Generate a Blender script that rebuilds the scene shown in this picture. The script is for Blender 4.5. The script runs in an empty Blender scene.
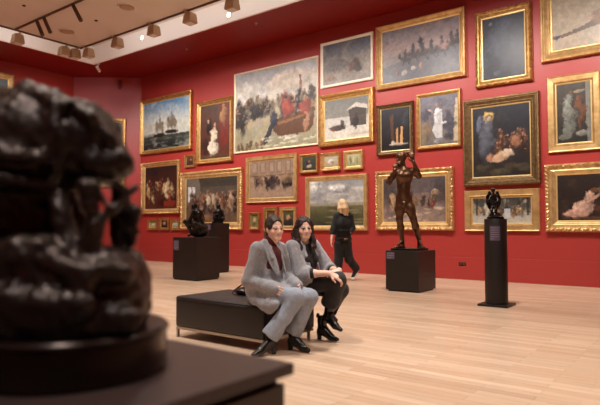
import bpy, bmesh, math, random
import numpy as np
from mathutils import Vector, Matrix

# ------------------------------------------------------------------ camera, world, lights, exposure
EYE = 1.08                      # eye height, m
YAW, PITCH, FPX = 2.2200, 0.04377, 551.2
FWD = Vector((math.cos(YAW)*math.cos(PITCH), math.sin(YAW)*math.cos(PITCH), math.sin(PITCH)))
RGT = Vector((math.sin(YAW), -math.cos(YAW), 0))
UPV = RGT.cross(FWD)
C = bpy.context.scene.collection
cam = bpy.data.cameras.new('camera'); camo = bpy.data.objects.new('camera', cam); C.objects.link(camo)
camo.location = (0, 0, EYE)
camo.rotation_euler = FWD.to_track_quat('-Z', 'Y').to_euler()
cam.sensor_width = 36; cam.lens = 36*FPX/600; cam.clip_end = 100; cam.clip_start = .05
cam.dof.use_dof = True; cam.dof.focus_distance = 7.0; cam.dof.aperture_fstop = 2.0
bpy.context.scene.camera = camo
sc = bpy.context.scene
sc.view_settings.view_transform = 'Standard'; sc.view_settings.look = 'None'
sc.view_settings.gamma = 1; sc.view_settings.use_curve_mapping = False
sc.view_settings.exposure = 0.4
sc.cycles.max_bounces = 8; sc.cycles.diffuse_bounces = 4; sc.cycles.glossy_bounces = 3
sc.cycles.sample_clamp_indirect = 4
w = bpy.data.worlds.new('gallery'); sc.world = w; w.use_nodes = True
w.node_tree.nodes['Background'].inputs[0].default_value = (1, .85, .72, 1)
w.node_tree.nodes['Background'].inputs[1].default_value = 0.12

D, H = 11.05, 5.93              # long wall plane, ceiling height
XL, XR, YN = -16.55, 6.0, -5.0  # left wall, right wall, near wall
CHX, CHY = -14.88, 9.66         # the cut corner runs from (XL, CHY) to (CHX, D)
LX, LY = -14.68, 9.18           # inner lip of the red soffit
RX, RY = -13.65, 8.16           # edge of the beige ceiling raft

def spot(name, loc, target, power, angle, blend=.8, radius=.12, col=(1, .93, .85)):
    l = bpy.data.lights.new(name, 'SPOT'); l.energy = power; l.spot_size = math.radians(angle)
    l.spot_blend = blend; l.shadow_soft_size = radius; l.color = col
    o = bpy.data.objects.new(name, l); C.objects.link(o); o.location = loc
    o.rotation_euler = (Vector(target)-Vector(loc)).to_track_quat('-Z', 'Y').to_euler()
    return o
WASH = [(-13.2, 1.0), (-11.3, 1.0), (-9.4, 1.0), (-7.5, 1.0), (-5.6, 1.0), (-3.7, 1.0), (-1.8, 1.0), (.1, 1.0)]
for x, p in WASH:               # wall washers on the track
    spot('wall_washer_beam', (x, 7.9, 5.5), (x, D, 2.3), 330*p, 105, 1, .12, (1, .93, .86))
for y in (1.0, 4.0, 7.0):
    spot('left_wall_beam', (-13.3, y+.5, 5.5), (XL, y+1.5, 2.3), 260, 105, 1, .12, (1, .93, .86))
spot('corner_sheen_fill', (-11.1, -.7, 5.6), (-15.7, 10.3, 4.0), 500, 26, 1, .3, (1, .95, .92))  # added lamp, lays a glossy pink sheen on the cut corner wall
spot('bronze_highlight_fill', (.4, -1.0, 5.6), (-1.25, .68, 1.15), 260, 26, .8, .06, (.93, .96, 1))  # spot added to put front highlights on the foreground bronze
def strip(name, loc, target, sx, sy, power):      # unseen area lights added above the raft to brighten the white fascia
    l = bpy.data.lights.new(name, 'AREA'); l.shape = 'RECTANGLE'; l.size = sx; l.size_y = sy; l.energy = power; l.color = (1, .93, .9)
    o = bpy.data.objects.new(name, l); C.objects.link(o); o.location = loc
    o.rotation_euler = (Vector(target)-Vector(loc)).to_track_quat('-Z', 'Y').to_euler()
strip('cove_fill', (-4.0, RY-.12, H+.22), (-4.0, LY, H+.2), 19, .12, 42)
strip('cove_fill', (RX+.12, 1.6, H+.22), (LX, 1.6, H+.2), 12, .12, 27)
for x, y, p in [(-10, 5.5, 420), (-6.5, 6.5, 520), (-2.5, 6.2, 620), (-6.2, 2.8, 420), (-3.2, 2.6, 560), (0.5, 3.5, 560), (-1, 0, 300), (-10, 1.5, 320)]:
    spot('ceiling_downlight_beam', (x, y, 5.6), (x-.2, y+.3, 0), p, 100, 1, .22, (1, .93, .85))

# ------------------------------------------------------------------ helpers
def sight(px, py, z):
    """point seen at (px, py) of the 600x405 frame, z metres deep along the view"""
    return Vector((0, 0, EYE)) + (FWD + RGT*((px-300)/FPX) - UPV*((py-202.5)/FPX))*z
def lin(c):
    c = np.asarray(c, float)/255
    return np.where(c <= .04045, c/12.92, ((c+.055)/1.055)**2.4)
def L4(c): return tuple(lin(c)) + (1,)

def mat(name, col, rough=.5, metal=0., noise=None, bump=None, spec=.5, attr=False, coat=0, sheen=0):
    m = bpy.data.materials.new(name); m.use_nodes = True
    n = m.node_tree.nodes; k = m.node_tree.links; b = n['Principled BSDF']
    b.inputs['Roughness'].default_value = rough; b.inputs['Metallic'].default_value = metal
    b.inputs['Specular IOR Level'].default_value = spec
    b.inputs['Coat Weight'].default_value = coat; b.inputs['Sheen Weight'].default_value = sheen
    b.inputs['Base Color'].default_value = L4(col)
    src = None
    if attr:
        a = n.new('ShaderNodeAttribute'); a.attribute_name = 'Col'; src = a.outputs['Color']
        k.new(src, b.inputs['Base Color'])
    tc = n.new('ShaderNodeTexCoord')
    if noise:                      # (scale, second colour, contrast)
        t = n.new('ShaderNodeTexNoise'); t.inputs['Scale'].default_value = noise[0]; t.inputs['Detail'].default_value = 5
        k.new(tc.outputs['Object'], t.inputs['Vector'])
        r = n.new('ShaderNodeMapRange'); r.inputs['From Min'].default_value = .5-.5/noise[2]; r.inputs['From Max'].default_value = .5+.5/noise[2]
        k.new(t.outputs['Fac'], r.inputs['Value'])
        x = n.new('ShaderNodeMix'); x.data_type = 'RGBA'
        if src: k.new(src, x.inputs[6])
        else: x.inputs[6].default_value = L4(col)
        x.inputs[7].default_value = L4(noise[1])
        k.new(r.outputs[0], x.inputs[0]); k.new(x.outputs[2], b.inputs['Base Color'])
    if bump:                       # (scale, strength, distance)
        t = n.new('ShaderNodeTexNoise'); t.inputs['Scale'].default_value = bump[0]; t.inputs['Detail'].default_value = 4
        k.new(tc.outputs['Object'], t.inputs['Vector'])
        q = n.new('ShaderNodeBump'); q.inputs['Strength'].default_value = bump[1]; q.inputs['Distance'].default_value = bump[2]
        k.new(t.outputs['Fac'], q.inputs['Height']); k.new(q.outputs[0], b.inputs['Normal'])
    return m

def link(name, me, m, parent=None, smooth=False, loc=None):
    o = bpy.data.objects.new(name, me); C.objects.link(o)
    if m:
        for q in (m if isinstance(m, (list, tuple)) else [m]): me.materials.append(q)
    if parent: o.parent = parent
    if loc is not None: o.location = loc
    if smooth:
        me.polygons.foreach_set('use_smooth', [True]*len(me.polygons))
    return o
def tag(o, label=None, cat=None, group=None, kind=None):
    for k_, v in (('label', label), ('category', cat), ('group', group), ('kind', kind)):
        if v: o[k_] = v
    return o
def thing(name, loc, label, cat, group=None, rz=0):
    o = bpy.data.objects.new(name, None); C.objects.link(o); o.location = loc; o.rotation_euler = (0, 0, rz)
    o.empty_display_size = .1
    return tag(o, label, cat, group)
def mesh(bm, name='m'):
    me = bpy.data.meshes.new(name); bm.normal_update(); bm.to_mesh(me); bm.free(); return me
def add_box(bm, x0, x1, y0, y1, z0, z1, bev=0, seg=2):
    r = bmesh.ops.create_cube(bm, size=1)
    vs = r['verts']
    for v in vs: v.co = Vector(((x0+x1)/2+v.co.x*(x1-x0), (y0+y1)/2+v.co.y*(y1-y0), (z0+z1)/2+v.co.z*(z1-z0)))
    if bev:
        es = list({e for v in vs for e in v.link_edges})
        bmesh.ops.bevel(bm, geom=es, offset=bev, segments=seg, affect='EDGES', profile=.5)
def box(name, x0, x1, y0, y1, z0, z1, m, parent=None, bev=0, seg=2):
    bm = bmesh.new(); add_box(bm, x0, x1, y0, y1, z0, z1, bev, seg)
    return link(name, mesh(bm), m, parent)
def add_lathe(bm, prof, n=40, c=(0, 0), M=None):
    rings = []
    for r, z in prof:
        ring = []
        for i in range(n):
            a = 2*math.pi*i/n
            p = Vector((c[0]+max(r, 1e-5)*math.cos(a), c[1]+max(r, 1e-5)*math.sin(a), z))
            ring.append(bm.verts.new(M @ p if M else p))
        rings.append(ring)
    for a, b in zip(rings, rings[1:]):
        for i in range(n): bm.faces.new((a[i], a[(i+1) % n], b[(i+1) % n], b[i]))
    bm.faces.new(rings[0][::-1]); bm.faces.new(rings[-1])
def lathe(name, prof, m, parent=None, n=40, c=(0, 0), M=None, smooth=True):
    bm = bmesh.new(); add_lathe(bm, prof, n, c, M)
    o = link(name, mesh(bm), m, parent)
    if smooth:
        for p in o.data.polygons: p.use_smooth = len(p.vertices) == 4
        o.data.set_sharp_from_angle(angle=math.radians(35))
    return o
def prism(name, pts, z0, z1, m, parent=None):
    bm = bmesh.new(); a = [bm.verts.new((x, y, z0)) for x, y in pts]; b = [bm.verts.new((x, y, z1)) for x, y in pts]
    n = len(pts)
    for i in range(n): bm.faces.new((a[i], a[(i+1) % n], b[(i+1) % n], b[i]))
    bm.faces.new(a[::-1]); bm.faces.new(b)
    bmesh.ops.recalc_face_normals(bm, faces=bm.faces)
    return link(name, mesh(bm), m, parent)
def tube(name, pts, r, m, parent=None, n=10):
    bm = bmesh.new(); rings = []
    pts = [Vector(p) for p in pts]
    for i, p in enumerate(pts):
        t = (pts[min(i+1, len(pts)-1)]-pts[max(i-1, 0)]).normalized()
        u = t.orthogonal().normalized(); v = t.cross(u)
        if i and True:
            u = (pu - t*pu.dot(t)).normalized(); v = t.cross(u)
        pu = u
        rr = r[i] if isinstance(r, (list, tuple)) else r
        rings.append([bm.verts.new(p+(u*math.cos(a)+v*math.sin(a))*rr) for a in [2*math.pi*j/n for j in range(n)]])
    for a, b in zip(rings, rings[1:]):
        for j in range(n): bm.faces.new((a[j], a[(j+1) % n], b[(j+1) % n], b[j]))
    bm.faces.new(rings[0][::-1]); bm.faces.new(rings[-1])
    return link(name, mesh(bm), m, parent, smooth=True)

# ---- a modelling clay: rounded volumes melted together and skinned as one continuous surface
def fbm(P, scale, seed, octs=3):
    rs = np.random.RandomState(seed); out = 0; amp = 1
    for o_ in range(octs):
        for q in range(4):
            d = rs.normal(size=3); d /= np.linalg.norm(d)
            out = out + amp*np.sin((P @ d)*scale*(1+.5*rs.rand())+rs.rand()*6.28)*.35
        scale *= 2.1; amp *= .55
    return out
class Clay:
    def __init__(s): s.ops = []
    def cap(s, a, b, r0, r1=None, k=.02, sub=False, sq=None):
        s.ops.append(('c', np.array(a, float), np.array(b, float), r0, r0 if r1 is None else r1, k, sub)); return s
    def ell(s, c, r, R=None, k=.02, sub=False):
        s.ops.append(('e', np.array(c, float), np.array(r, float), None if R is None else np.array(R, float), None, k, sub)); return s
    def chain(s, pts, rs, k=.02):
        for i in range(len(pts)-1): s.cap(pts[i], pts[i+1], rs[i], rs[i+1], k)
        return s
    def half(s, p, n, lo, hi, k=.01):     # cut away what lies on the side n points to, inside the box lo..hi
        s.ops.append(('h', np.array(p, float), np.array(n, float)/np.linalg.norm(n), np.array(lo, float), np.array(hi, float), k, True)); return s
    def cut(s, lo, hi, k=.006):            # keep clear of a box
        s.ops.append(('b', (np.array(lo, float)+np.array(hi, float))/2, (np.array(hi, float)-np.array(lo, float))/2, None, None, k, True)); return s
    def build(s, name, vs, m, parent=None, noise=None, color=None, offset=(0, 0, 0), floor=None):
        lo = np.full(3, 1e9); hi = -lo
        for o in s.ops:
            if o[6]: continue
            if o[0] == 'c':
                for p, r in ((o[1], o[3]), (o[2], o[4])): lo = np.minimum(lo, p-r); hi = np.maximum(hi, p+r)
            else:
                r = max(o[2]) if o[3] is not None else o[2]
                lo = np.minimum(lo, o[1]-r); hi = np.maximum(hi, o[1]+r)
        lo -= vs*4+.012; hi += vs*4+.012
        n = np.ceil((hi-lo)/vs).astype(int)+1
        F = np.full(n, .5, np.float32)
        ax = [lo[i]+np.arange(n[i])*vs for i in range(3)]
        for o in s.ops:
            k = o[5]; mg = k*1.3+vs*4
            if o[0] == 'c':
                wl = np.minimum(o[1]-o[3], o[2]-o[4])-mg; wh = np.maximum(o[1]+o[3], o[2]+o[4])+mg
            elif o[0] == 'b': wl, wh = o[1]-o[2]-mg, o[1]+o[2]+mg
            elif o[0] == 'e':
                r = max(o[2]) if o[3] is not None else o[2]
                wl = o[1]-r-mg; wh = o[1]+r+mg
            else: wl = o[3]; wh = o[4]
            i0 = np.clip(np.floor((wl-lo)/vs).astype(int), 0, n); i1 = np.clip(np.ceil((wh-lo)/vs).astype(int)+1, 0, n)
            if (i1 <= i0).any(): continue
            sl = tuple(slice(a, b) for a, b in zip(i0, i1))
            X, Y, Z = np.meshgrid(ax[0][sl[0]], ax[1][sl[1]], ax[2][sl[2]], indexing='ij')
            if o[0] == 'c':
                ba = o[2]-o[1]; L = ba @ ba+1e-12
                px, py, pz = X-o[1][0], Y-o[1][1], Z-o[1][2]
                t = np.clip((px*ba[0]+py*ba[1]+pz*ba[2])/L, 0, 1)
                d = np.sqrt((px-t*ba[0])**2+(py-t*ba[1])**2+(pz-t*ba[2])**2)-(o[3]+(o[4]-o[3])*t)
            elif o[0] == 'e':
                p = [X-o[1][0], Y-o[1][1], Z-o[1][2]]
                if o[3] is not None: p = [p[0]*o[3][i][0]+p[1]*o[3][i][1]+p[2]*o[3][i][2] for i in range(3)]
                k0 = np.sqrt(sum((p[i]/o[2][i])**2 for i in range(3)))+1e-9
                k1 = np.sqrt(sum((p[i]/o[2][i]**2)**2 for i in range(3)))+1e-9
                d = k0*(k0-1)/k1
            elif o[0] == 'b':
                d = np.maximum(np.maximum(np.abs(X-o[1][0])-o[2][0], np.abs(Y-o[1][1])-o[2][1]), np.abs(Z-o[1][2])-o[2][2])
            else:
                d = -((X-o[1][0])*o[2][0]+(Y-o[1][1])*o[2][1]+(Z-o[1][2])*o[2][2])
            f = F[sl]
            if o[6]:
                d = -d; h = np.clip(.5-.5*(f-d)/k, 0, 1)
                F[sl] = f*(1-h)+d*h+k*h*(1-h)
            else:
                h = np.clip(.5+.5*(f-d)/k, 0, 1)
                F[sl] = f*(1-h)+d*h-k*h*(1-h)
        if noise:
            act = np.abs(F) < .06
            ii = np.argwhere(act); P = lo+ii*vs
            F[act] += noise(P).astype(np.float32)
        if floor is not None:
            F = np.maximum(F, (floor-ax[2])[None, None, :].astype(np.float32))
        F[0], F[-1] = .5, .5; F[:, 0], F[:, -1] = .5, .5; F[:, :, 0], F[:, :, -1] = .5, .5
        V, Q = nets(F, lo, vs)
        V = V-np.array(offset)
        me = bpy.data.meshes.new(name); me.from_pydata(V.tolist(), [], Q.tolist()); me.update()
        if color is not None:
            c = color(V+np.array(offset)); c = np.concatenate([c, np.ones((len(c), 1))], 1).astype(np.float32)
            a = me.color_attributes.new('Col', 'FLOAT_COLOR', 'POINT'); a.data.foreach_set('color', c.ravel())
        return link(name, me, m, parent, smooth=True)
def nets(F, lo, vs):
    S = F < 0
    n = np.array(F.shape)-1
    cnt = np.zeros(n, np.int8)
    offs = [(i, j, k) for i in (0, 1) for j in (0, 1) for k in (0, 1)]
    for i, j, k in offs: cnt += S[i:i+n[0], j:j+n[1], k:k+n[2]]
    A = (cnt > 0) & (cnt < 8)
    idx = -np.ones(n, np.int64); ii = np.argwhere(A); idx[A] = np.arange(len(ii))
    acc = np.zeros((len(ii), 3)); num = np.zeros(len(ii))
    for ax_ in range(3):
        o1, o2 = [q for q in range(3) if q != ax_]
        for u in (0, 1):
            for v in (0, 1):
                a = np.zeros(3, int); a[o1] = u; a[o2] = v; b = a.copy(); b[ax_] = 1
                fa = F[tuple((ii+a).T)]; fb = F[tuple((ii+b).T)]
                mm = (fa < 0) != (fb < 0); t = np.where(mm, fa/np.where(mm, fa-fb, 1), 0)
                p = ii+a.astype(float); p[:, ax_] += t
                acc += p*mm[:, None]; num += mm
    V = lo+acc/num[:, None]*vs
    Q = []
    for ax_ in range(3):
        o1, o2 = [(1, 2), (2, 0), (0, 1)][ax_]
        a = [slice(None)]*3; b = [slice(None)]*3
        a[ax_] = slice(0, -1); b[ax_] = slice(1, None)
        ch = S[tuple(a)] != S[tuple(b)]
        e = np.argwhere(ch); e = e[(e[:, o1] > 0) & (e[:, o2] > 0) & (e[:, o1] < n[o1]) & (e[:, o2] < n[o2])]
        def cell(du, dv):
            q = e.copy(); q[:, o1] += du; q[:, o2] += dv; return idx[tuple(q.T)]
        q = np.stack([cell(-1, -1), cell(0, -1), cell(0, 0), cell(-1, 0)], 1)
        ins = S[tuple(e.T)]
        q[~ins] = q[~ins][:, ::-1]
        Q.append(q)
    Q = np.concatenate(Q); Q = Q[(Q >= 0).all(1)]
    return V, Q

# ------------------------------------------------------------------ materials
M = {}
M['wall'] = mat('red_wall_paint', (166, 54, 49), .42, 0, (1.3, (160, 50, 46), 1.5), (60, .05, .002), spec=.5)
M['soffit'] = mat('deep_red_soffit', (132, 20, 12), .5, 0, None, None, spec=.3)
M['raft'] = mat('beige_ceiling_paint', (232, 220, 208), .8, 0, (2, (228, 215, 202), 1.5))
M['white'] = mat('white_plaster', (228, 216, 208), .6)
M['lip'] = mat('white_trim', (250, 244, 238), .5)
M['rail'] = mat('brown_track_metal', (96, 70, 52), .5, .3)
M['lamp'] = mat('beige_lamp_metal', (190, 160, 128), .55, .1)
M['lamp2'] = mat('bronze_lamp_metal', (92, 66, 48), .5, .4)
M['black'] = mat('satin_black', (16, 14, 13), .4)
M['steel'] = mat('brushed_steel', (170, 160, 150), .35, .9)
M['plinth'] = mat('dark_brown_plinth_paint', (31, 25, 23), .42, 0, (3, (26, 21, 19), 1.5), spec=.5)
M['plinth2'] = mat('brown_veneer', (60, 44, 40), .38, 0, (2.2, (50, 36, 33), 1.5), spec=.55)
M['leather'] = mat('dark_brown_leather', (38, 33, 33), .45, 0, (9, (31, 27, 27), 1.5), (160, .12, .002), spec=.45)
M['bronze4'] = mat('waxed_dark_bronze', (58, 42, 36), .22, .7, (5, (34, 25, 22), 1.4), (12, .06, .004), spec=.6)
M['bronze'] = mat('dark_bronze', (66, 50, 42), .40, .65, (5, (34, 26, 22), 1.4), (30, .35, .012), spec=.6)
M['bronze2'] = mat('polished_brown_bronze', (116, 84, 62), .34, .78, (5, (78, 54, 40), 1.3), (30, .08, .004), spec=.6)
M['bronze3'] = mat('black_patina_bronze', (44, 35, 32), .28, .6, (9, (20, 17, 16), 1.5), (40, .2, .006), spec=.6)
M['label'] = mat('slate_label', (92, 84, 104), .3)
M['labeltext'] = mat('pale_label_print', (150, 142, 158), .5)
M['gold'] = mat('antique_gilt', (222, 178, 112), .36, .7, (14, (140, 96, 50), 1.5), (45, .35, .006))
M['gold2'] = mat('bright_gilt', (236, 202, 144), .36, .65, (9, (178, 136, 82), 1.5), (30, .2, .004))
M['gold3'] = mat('worn_brown_gilt', (140, 114, 78), .40, .65, (16, (84, 60, 34), 1.4), (55, .4, .006))
M['slip'] = mat('pale_gilt_slip', (246, 220, 160), .36, .6, (12, (225, 190, 120), 1.3))
M['cream'] = mat('cream_painted_frame', (250, 246, 232), .4, .05, (8, (238, 226, 200), 1.3))
M['canvas'] = mat('varnished_oil_paint', (128, 128, 128), .38, 0, None, (70, .12, .002), spec=.45, attr=True)
M['skin'] = mat('skin', (220, 170, 145), .5, attr=True, spec=.4)
M['hair1'] = mat('dark_brown_hair', (58, 36, 26), .6, 0, (40, (30, 18, 14), 1.3), (90, .5, .004))
M['hair2'] = mat('chestnut_hair', (56, 28, 24), .6, 0, (40, (30, 14, 14), 1.3), (90, .5, .004))
M['blonde'] = mat('blonde_hair', (236, 208, 168), .5, 0, (60, (186, 148, 104), 1.2), (90, .5, .004))
M['coat1'] = mat('grey_wool', (162, 161, 166), .9, 0, (60, (116, 115, 120), 1.2), (140, .3, .003), sheen=.2)
M['coat2'] = mat('light_grey_wool', (168, 166, 172), .9, 0, (60, (130, 128, 133), 1.2), (140, .3, .003), sheen=.2)
M['trou1'] = mat('pale_grey_blue_cloth', (158, 168, 184), .85, 0, (30, (134, 138, 148), 1.2), (60, .15, .003))
M['dark'] = mat('charcoal_cloth', (40, 33, 36), .8, 0, (30, (26, 22, 24), 1.2), (60, .15, .003), sheen=.1)
M['blackcloth'] = mat('black_cloth', (20, 18, 20), .8, 0, (30, (12, 11, 13), 1.2), sheen=.1)
M['burgundy'] = mat('burgundy_knit', (96, 30, 34), .85, 0, (60, (66, 18, 24), 1.2))
M['boot'] = mat('black_boot_leather', (18, 15, 15), .22, 0, None, (30, .1, .003), spec=.6)
M['shoe'] = mat('sneaker_sole_rubber', (230, 226, 220), .5)

def floor_material():
    m = bpy.data.materials.new('oak_strip_floor'); m.use_nodes = True
    n = m.node_tree.nodes; k = m.node_tree.links; b = n['Principled BSDF']
    tc = n.new('ShaderNodeTexCoord')
    def brick(scale_w, row, mortar, c1, c2):
        t = n.new('ShaderNodeTexBrick'); t.offset = .37; t.inputs['Scale'].default_value = 1
        t.inputs['Brick Width'].default_value = scale_w; t.inputs['Row Height'].default_value = row
        t.inputs['Mortar Size'].default_value = mortar; t.inputs['Mortar Smooth'].default_value = .3
        t.inputs['Color1'].default_value = c1; t.inputs['Color2'].default_value = c2
        t.inputs['Mortar'].default_value = L4((120, 84, 58)); k.new(tc.outputs['Object'], t.inputs['Vector']); return t
    t1 = brick(.95, .085, .0012, L4((224, 196, 170)), L4((206, 174, 146)))
    t2 = brick(1.9, .255, .0015, (.97, .97, .97, 1), (.87, .85, .84, 1)); t2.inputs['Mortar'].default_value = (.75, .7, .66, 1)
    mp = n.new('ShaderNodeMapping'); mp.inputs['Scale'].default_value = (1.2, 22, 1); k.new(tc.outputs['Object'], mp.inputs['Vector'])
    ns = n.new('ShaderNodeTexNoise'); ns.inputs['Scale'].default_value = 2.0; ns.inputs['Detail'].default_value = 6; k.new(mp.outputs[0], ns.inputs['Vector'])
    mr = n.new('ShaderNodeMapRange'); mr.inputs['From Min'].default_value = .3; mr.inputs['From Max'].default_value = .7
    mr.inputs['To Min'].default_value = .88; mr.inputs['To Max'].default_value = 1.06; k.new(ns.outputs['Fac'], mr.inputs['Value'])
    x = n.new('ShaderNodeMix'); x.data_type = 'RGBA'; x.blend_type = 'MULTIPLY'; x.inputs[0].default_value = 1
    k.new(t1.outputs['Color'], x.inputs[6]); k.new(t2.outputs['Color'], x.inputs[7])
    y = n.new('ShaderNodeMix'); y.data_type = 'RGBA'; y.blend_type = 'MULTIPLY'; y.inputs[0].default_value = 1
    k.new(x.outputs[2], y.inputs[6]); k.new(mr.outputs[0], y.inputs[7])
    k.new(y.outputs[2], b.inputs['Base Color'])
    b.inputs['Roughness'].default_value = .33; b.inputs['Specular IOR Level'].default_value = .45
    bp = n.new('ShaderNodeBump'); bp.inputs['Strength'].default_value = .06; bp.inputs['Distance'].default_value = .002
    k.new(ns.outputs['Fac'], bp.inputs['Height']); k.new(bp.outputs[0], b.inputs['Normal'])
    return m
M['floor'] = floor_material()

# ------------------------------------------------------------------ the room
def struct(o): o['kind'] = 'structure'; return o
T = .25
struct(box('floor', XL-T, XR+T, YN-T, D+T, -.2, 0, M['floor']))
struct(box('wall_back', CHX, XR+T, D, D+T, 0, H+.3, M['wall']))
struct(box('wall_left', XL-T, XL, YN-T, CHY, 0, H+.3, M['wall']))
struct(prism('wall_corner', [(XL, CHY), (CHX, D), (CHX, D+T), (XL-T, D+T), (XL-T, CHY)], 0, H+.3, M['wall']))
struct(box('wall_right', XR, XR+T, YN-T, D, 0, H+.3, M['wall']))
struct(box('wall_front', XL, XR, YN-T, YN, 0, H+.3, M['wall']))
BZ = .455
struct(box('baseboard_back', CHX+.01, XR, D-.016, D, 0, BZ, M['wall'], bev=.004, seg=1))
struct(box('baseboard_left', XL, XL+.016, YN, CHY-.01, 0, BZ, M['wall'], bev=.004, seg=1))
nv = Vector((D-CHY, -(CHX-XL), 0)).normalized()*.016
struct(prism('baseboard_corner', [(XL, CHY), (CHX, D), (CHX+nv.x, D+nv.y), (XL+nv.x, CHY+nv.y)], 0, BZ, M['wall']))
# ceiling: red soffit round the edge, white trim, white trough, beige raft
struct(prism('ceiling_soffit', [(XL, YN), (XL, CHY), (CHX, D), (XR, D), (XR, LY+.05), (LX-.05, LY+.05), (LX-.05, YN)], H, H+.5, M['soffit']))
struct(prism('ceiling_trough', [(LX-.05, YN), (LX-.05, LY+.05), (XR, LY+.05), (XR, YN)], H+.5, H+.7, M['white']))
struct(box('ceiling', RX, XR, YN, RY, H-.01, H+.09, M['raft']))
struct(prism('trim_1', [(LX-.05, YN), (LX-.05, LY+.05), (XR, LY+.05), (XR, LY), (LX, LY), (LX, YN)], H-.03, H+.5, M['lip']))

# ------------------------------------------------------------------ paintings
class Art:
    """oil sketch laid down stroke by stroke on a grid of canvas points; x right, y down, both 0..1"""
    def __init__(s, w_, h_, base, seed, res=.016):
        s.nx = int(min(200, max(16, w_/res))); s.ny = int(min(200, max(16, h_/res)))
        s.X, s.Y = np.meshgrid((np.arange(s.nx)+.5)/s.nx, (np.arange(s.ny)+.5)/s.ny)
        s.asp = w_/h_; s.rs = np.random.RandomState(seed)
        s.wx, s.wy = s.noise(7*s.asp, 7)-.5, s.noise(7*s.asp, 7)-.5; s.br = s.noise(26*s.asp, 20); s.lo = s.noise(12*s.asp, 12)
        s.I = np.ones((s.ny, s.nx, 3))*lin(base)
    def noise(s, fx, fy):
        out = 0; a = 1; tot = 0
        for o in range(4):
            gx, gy = int(fx*2**o)+2, int(fy*2**o)+2
            g = s.rs.rand(gy+1, gx+1)
            u = s.X*(gx-1); v = s.Y*(gy-1); i = u.astype(int); j = v.astype(int); fu = u-i; fv = v-j
            fu = fu*fu*(3-2*fu); fv = fv*fv*(3-2*fv)
            out = out+a*((g[j, i]*(1-fu)+g[j, i+1]*fu)*(1-fv)+(g[j+1, i]*(1-fu)+g[j+1, i+1]*fu)*fv); tot += a; a *= .6
        return out/tot
    def put(s, c, m_): s.I = s.I*(1-m_[..., None])+lin(c)*m_[..., None]
    def grad(s, y0, c0, y1, c1):
        t = np.clip((s.Y-y0)/(y1-y0), 0, 1)[..., None]; band = ((s.Y >= y0) & (s.Y <= y1))[..., None]
        s.I = np.where(band, lin(c0)*(1-t)+lin(c1)*t, s.I); return s
    def ell(s, x, y, rx, ry, c, a=1., soft=.35, rot=0):
        dx = (s.X-x)*s.asp+s.wx*ry*.9; dy = s.Y-y+s.wy*ry*.9; cr, sr = math.cos(rot), math.sin(rot)
        u = (dx*cr+dy*sr)/(rx*s.asp); v = (-dx*sr+dy*cr)/ry
        r = np.sqrt(u*u+v*v)+(s.br-.5)*.65
        m_ = (a*np.clip((1+soft/2-r)/soft, 0, 1))[..., None]
        tone = np.clip(1-.35*np.clip(u, -1, 1)-.25*np.clip(v, -1, 1)+(s.lo-.5)*1.2, .25, 1.8)[..., None]
        s.I = s.I*(1-m_)+lin(c)*tone*m_; return s
    def poly(s, pts, c, a=1.):
        ins = np.zeros(s.X.shape, bool); n = len(pts)
        for i in range(n):
            (x0, y0), (x1, y1) = pts[i], pts[(i+1) % n]
            if y0 == y1: continue
            k_ = ((y0 > s.Y) != (y1 > s.Y)) & (s.X < (x1-x0)*(s.Y-y0)/(y1-y0)+x0); ins ^= k_
        s.put(c, a*ins.astype(float)); return s
    def mott(s, f, amp, c=None, a=.5):
        t = s.noise(f*s.asp, f)
        if c is None: s.I = s.I*(1+(t[..., None]-.5)*amp)
        else: s.put(c, np.clip((t-.5)*4, 0, 1)*a)
        return s
    def crowd(s, x0, x1, y0, y1, n, cols, size=.1, lean=.15, skin=(196, 150, 120)):
        for q in range(n):
            x = s.rs.uniform(x0, x1); y = s.rs.uniform(y0, y1); z = size*s.rs.uniform(.75, 1.2)
            c = cols[s.rs.randint(len(cols))]; f_ = s.rs.uniform(.6, 1.1); c = tuple(v*f_ for v in c); g_ = s.rs.choice((.5, 1.4)); c2 = tuple(v*g_ for v in c)
            c2 = tuple(min(235, v) for v in c2)
            s.ell(x, y, z*.24/s.asp, z*.55, c, .88, .6, s.rs.uniform(-lean, lean)*2)
            s.ell(x+s.rs.uniform(-.1, .1)*z/s.asp, y-z*.15, z*.14/s.asp, z*.28, c2, .7, .6, s.rs.uniform(-1, 1))
            s.ell(x+s.rs.uniform(-.2, .2)*z/s.asp, y-z*.1, z*.05/s.asp, z*.16, skin, .5, .6, s.rs.uniform(-1.5, 1.5))
            s.ell(x+s.rs.uniform(-.01, .01), y-z*.58, z*.085/s.asp, z*.1, tuple(v*f_ for v in skin), .8, .6)
        return s
    def daub(s, amp=.006, tone=.32):
        jx = (s.noise(34*s.asp, 34)-.5)*amp*6; jy = (s.noise(34*s.asp, 34)-.5)*amp*6
        i = np.clip(((s.X+jx/s.asp)*s.nx).astype(int), 0, s.nx-1); j = np.clip(((s.Y+jy)*s.ny).astype(int), 0, s.ny-1)
        s.I = s.I[j, i]*.78; s.I = s.I*(1+(s.noise(18*s.asp, 18)[..., None]-.5)*tone*2)
        s.I = s.I*(1+(s.rs.rand(s.ny, s.nx)[..., None]-.5)*.12); return s
    def mesh(s, name, w_, h_):
        n1, n2 = s.nx+1, s.ny+1
        xs = np.linspace(-w_/2, w_/2, n1); zs = np.linspace(h_/2, -h_/2, n2)
        V = np.stack(np.broadcast_arrays(xs[None, :], 0., zs[:, None]), -1).reshape(-1, 3)
        J, I_ = np.meshgrid(np.arange(s.ny), np.arange(s.nx), indexing='ij')
        a = (J*n1+I_).ravel(); Q = np.stack([a, a+n1, a+n1+1, a+1], 1)
        me = bpy.data.meshes.new(name); me.from_pydata(V.tolist(), [], Q.tolist()); me.update()
        I4 = np.concatenate([np.clip(s.I, 0, 1), np.ones((s.ny, s.nx, 1))], 2).reshape(-1, 4)
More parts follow.
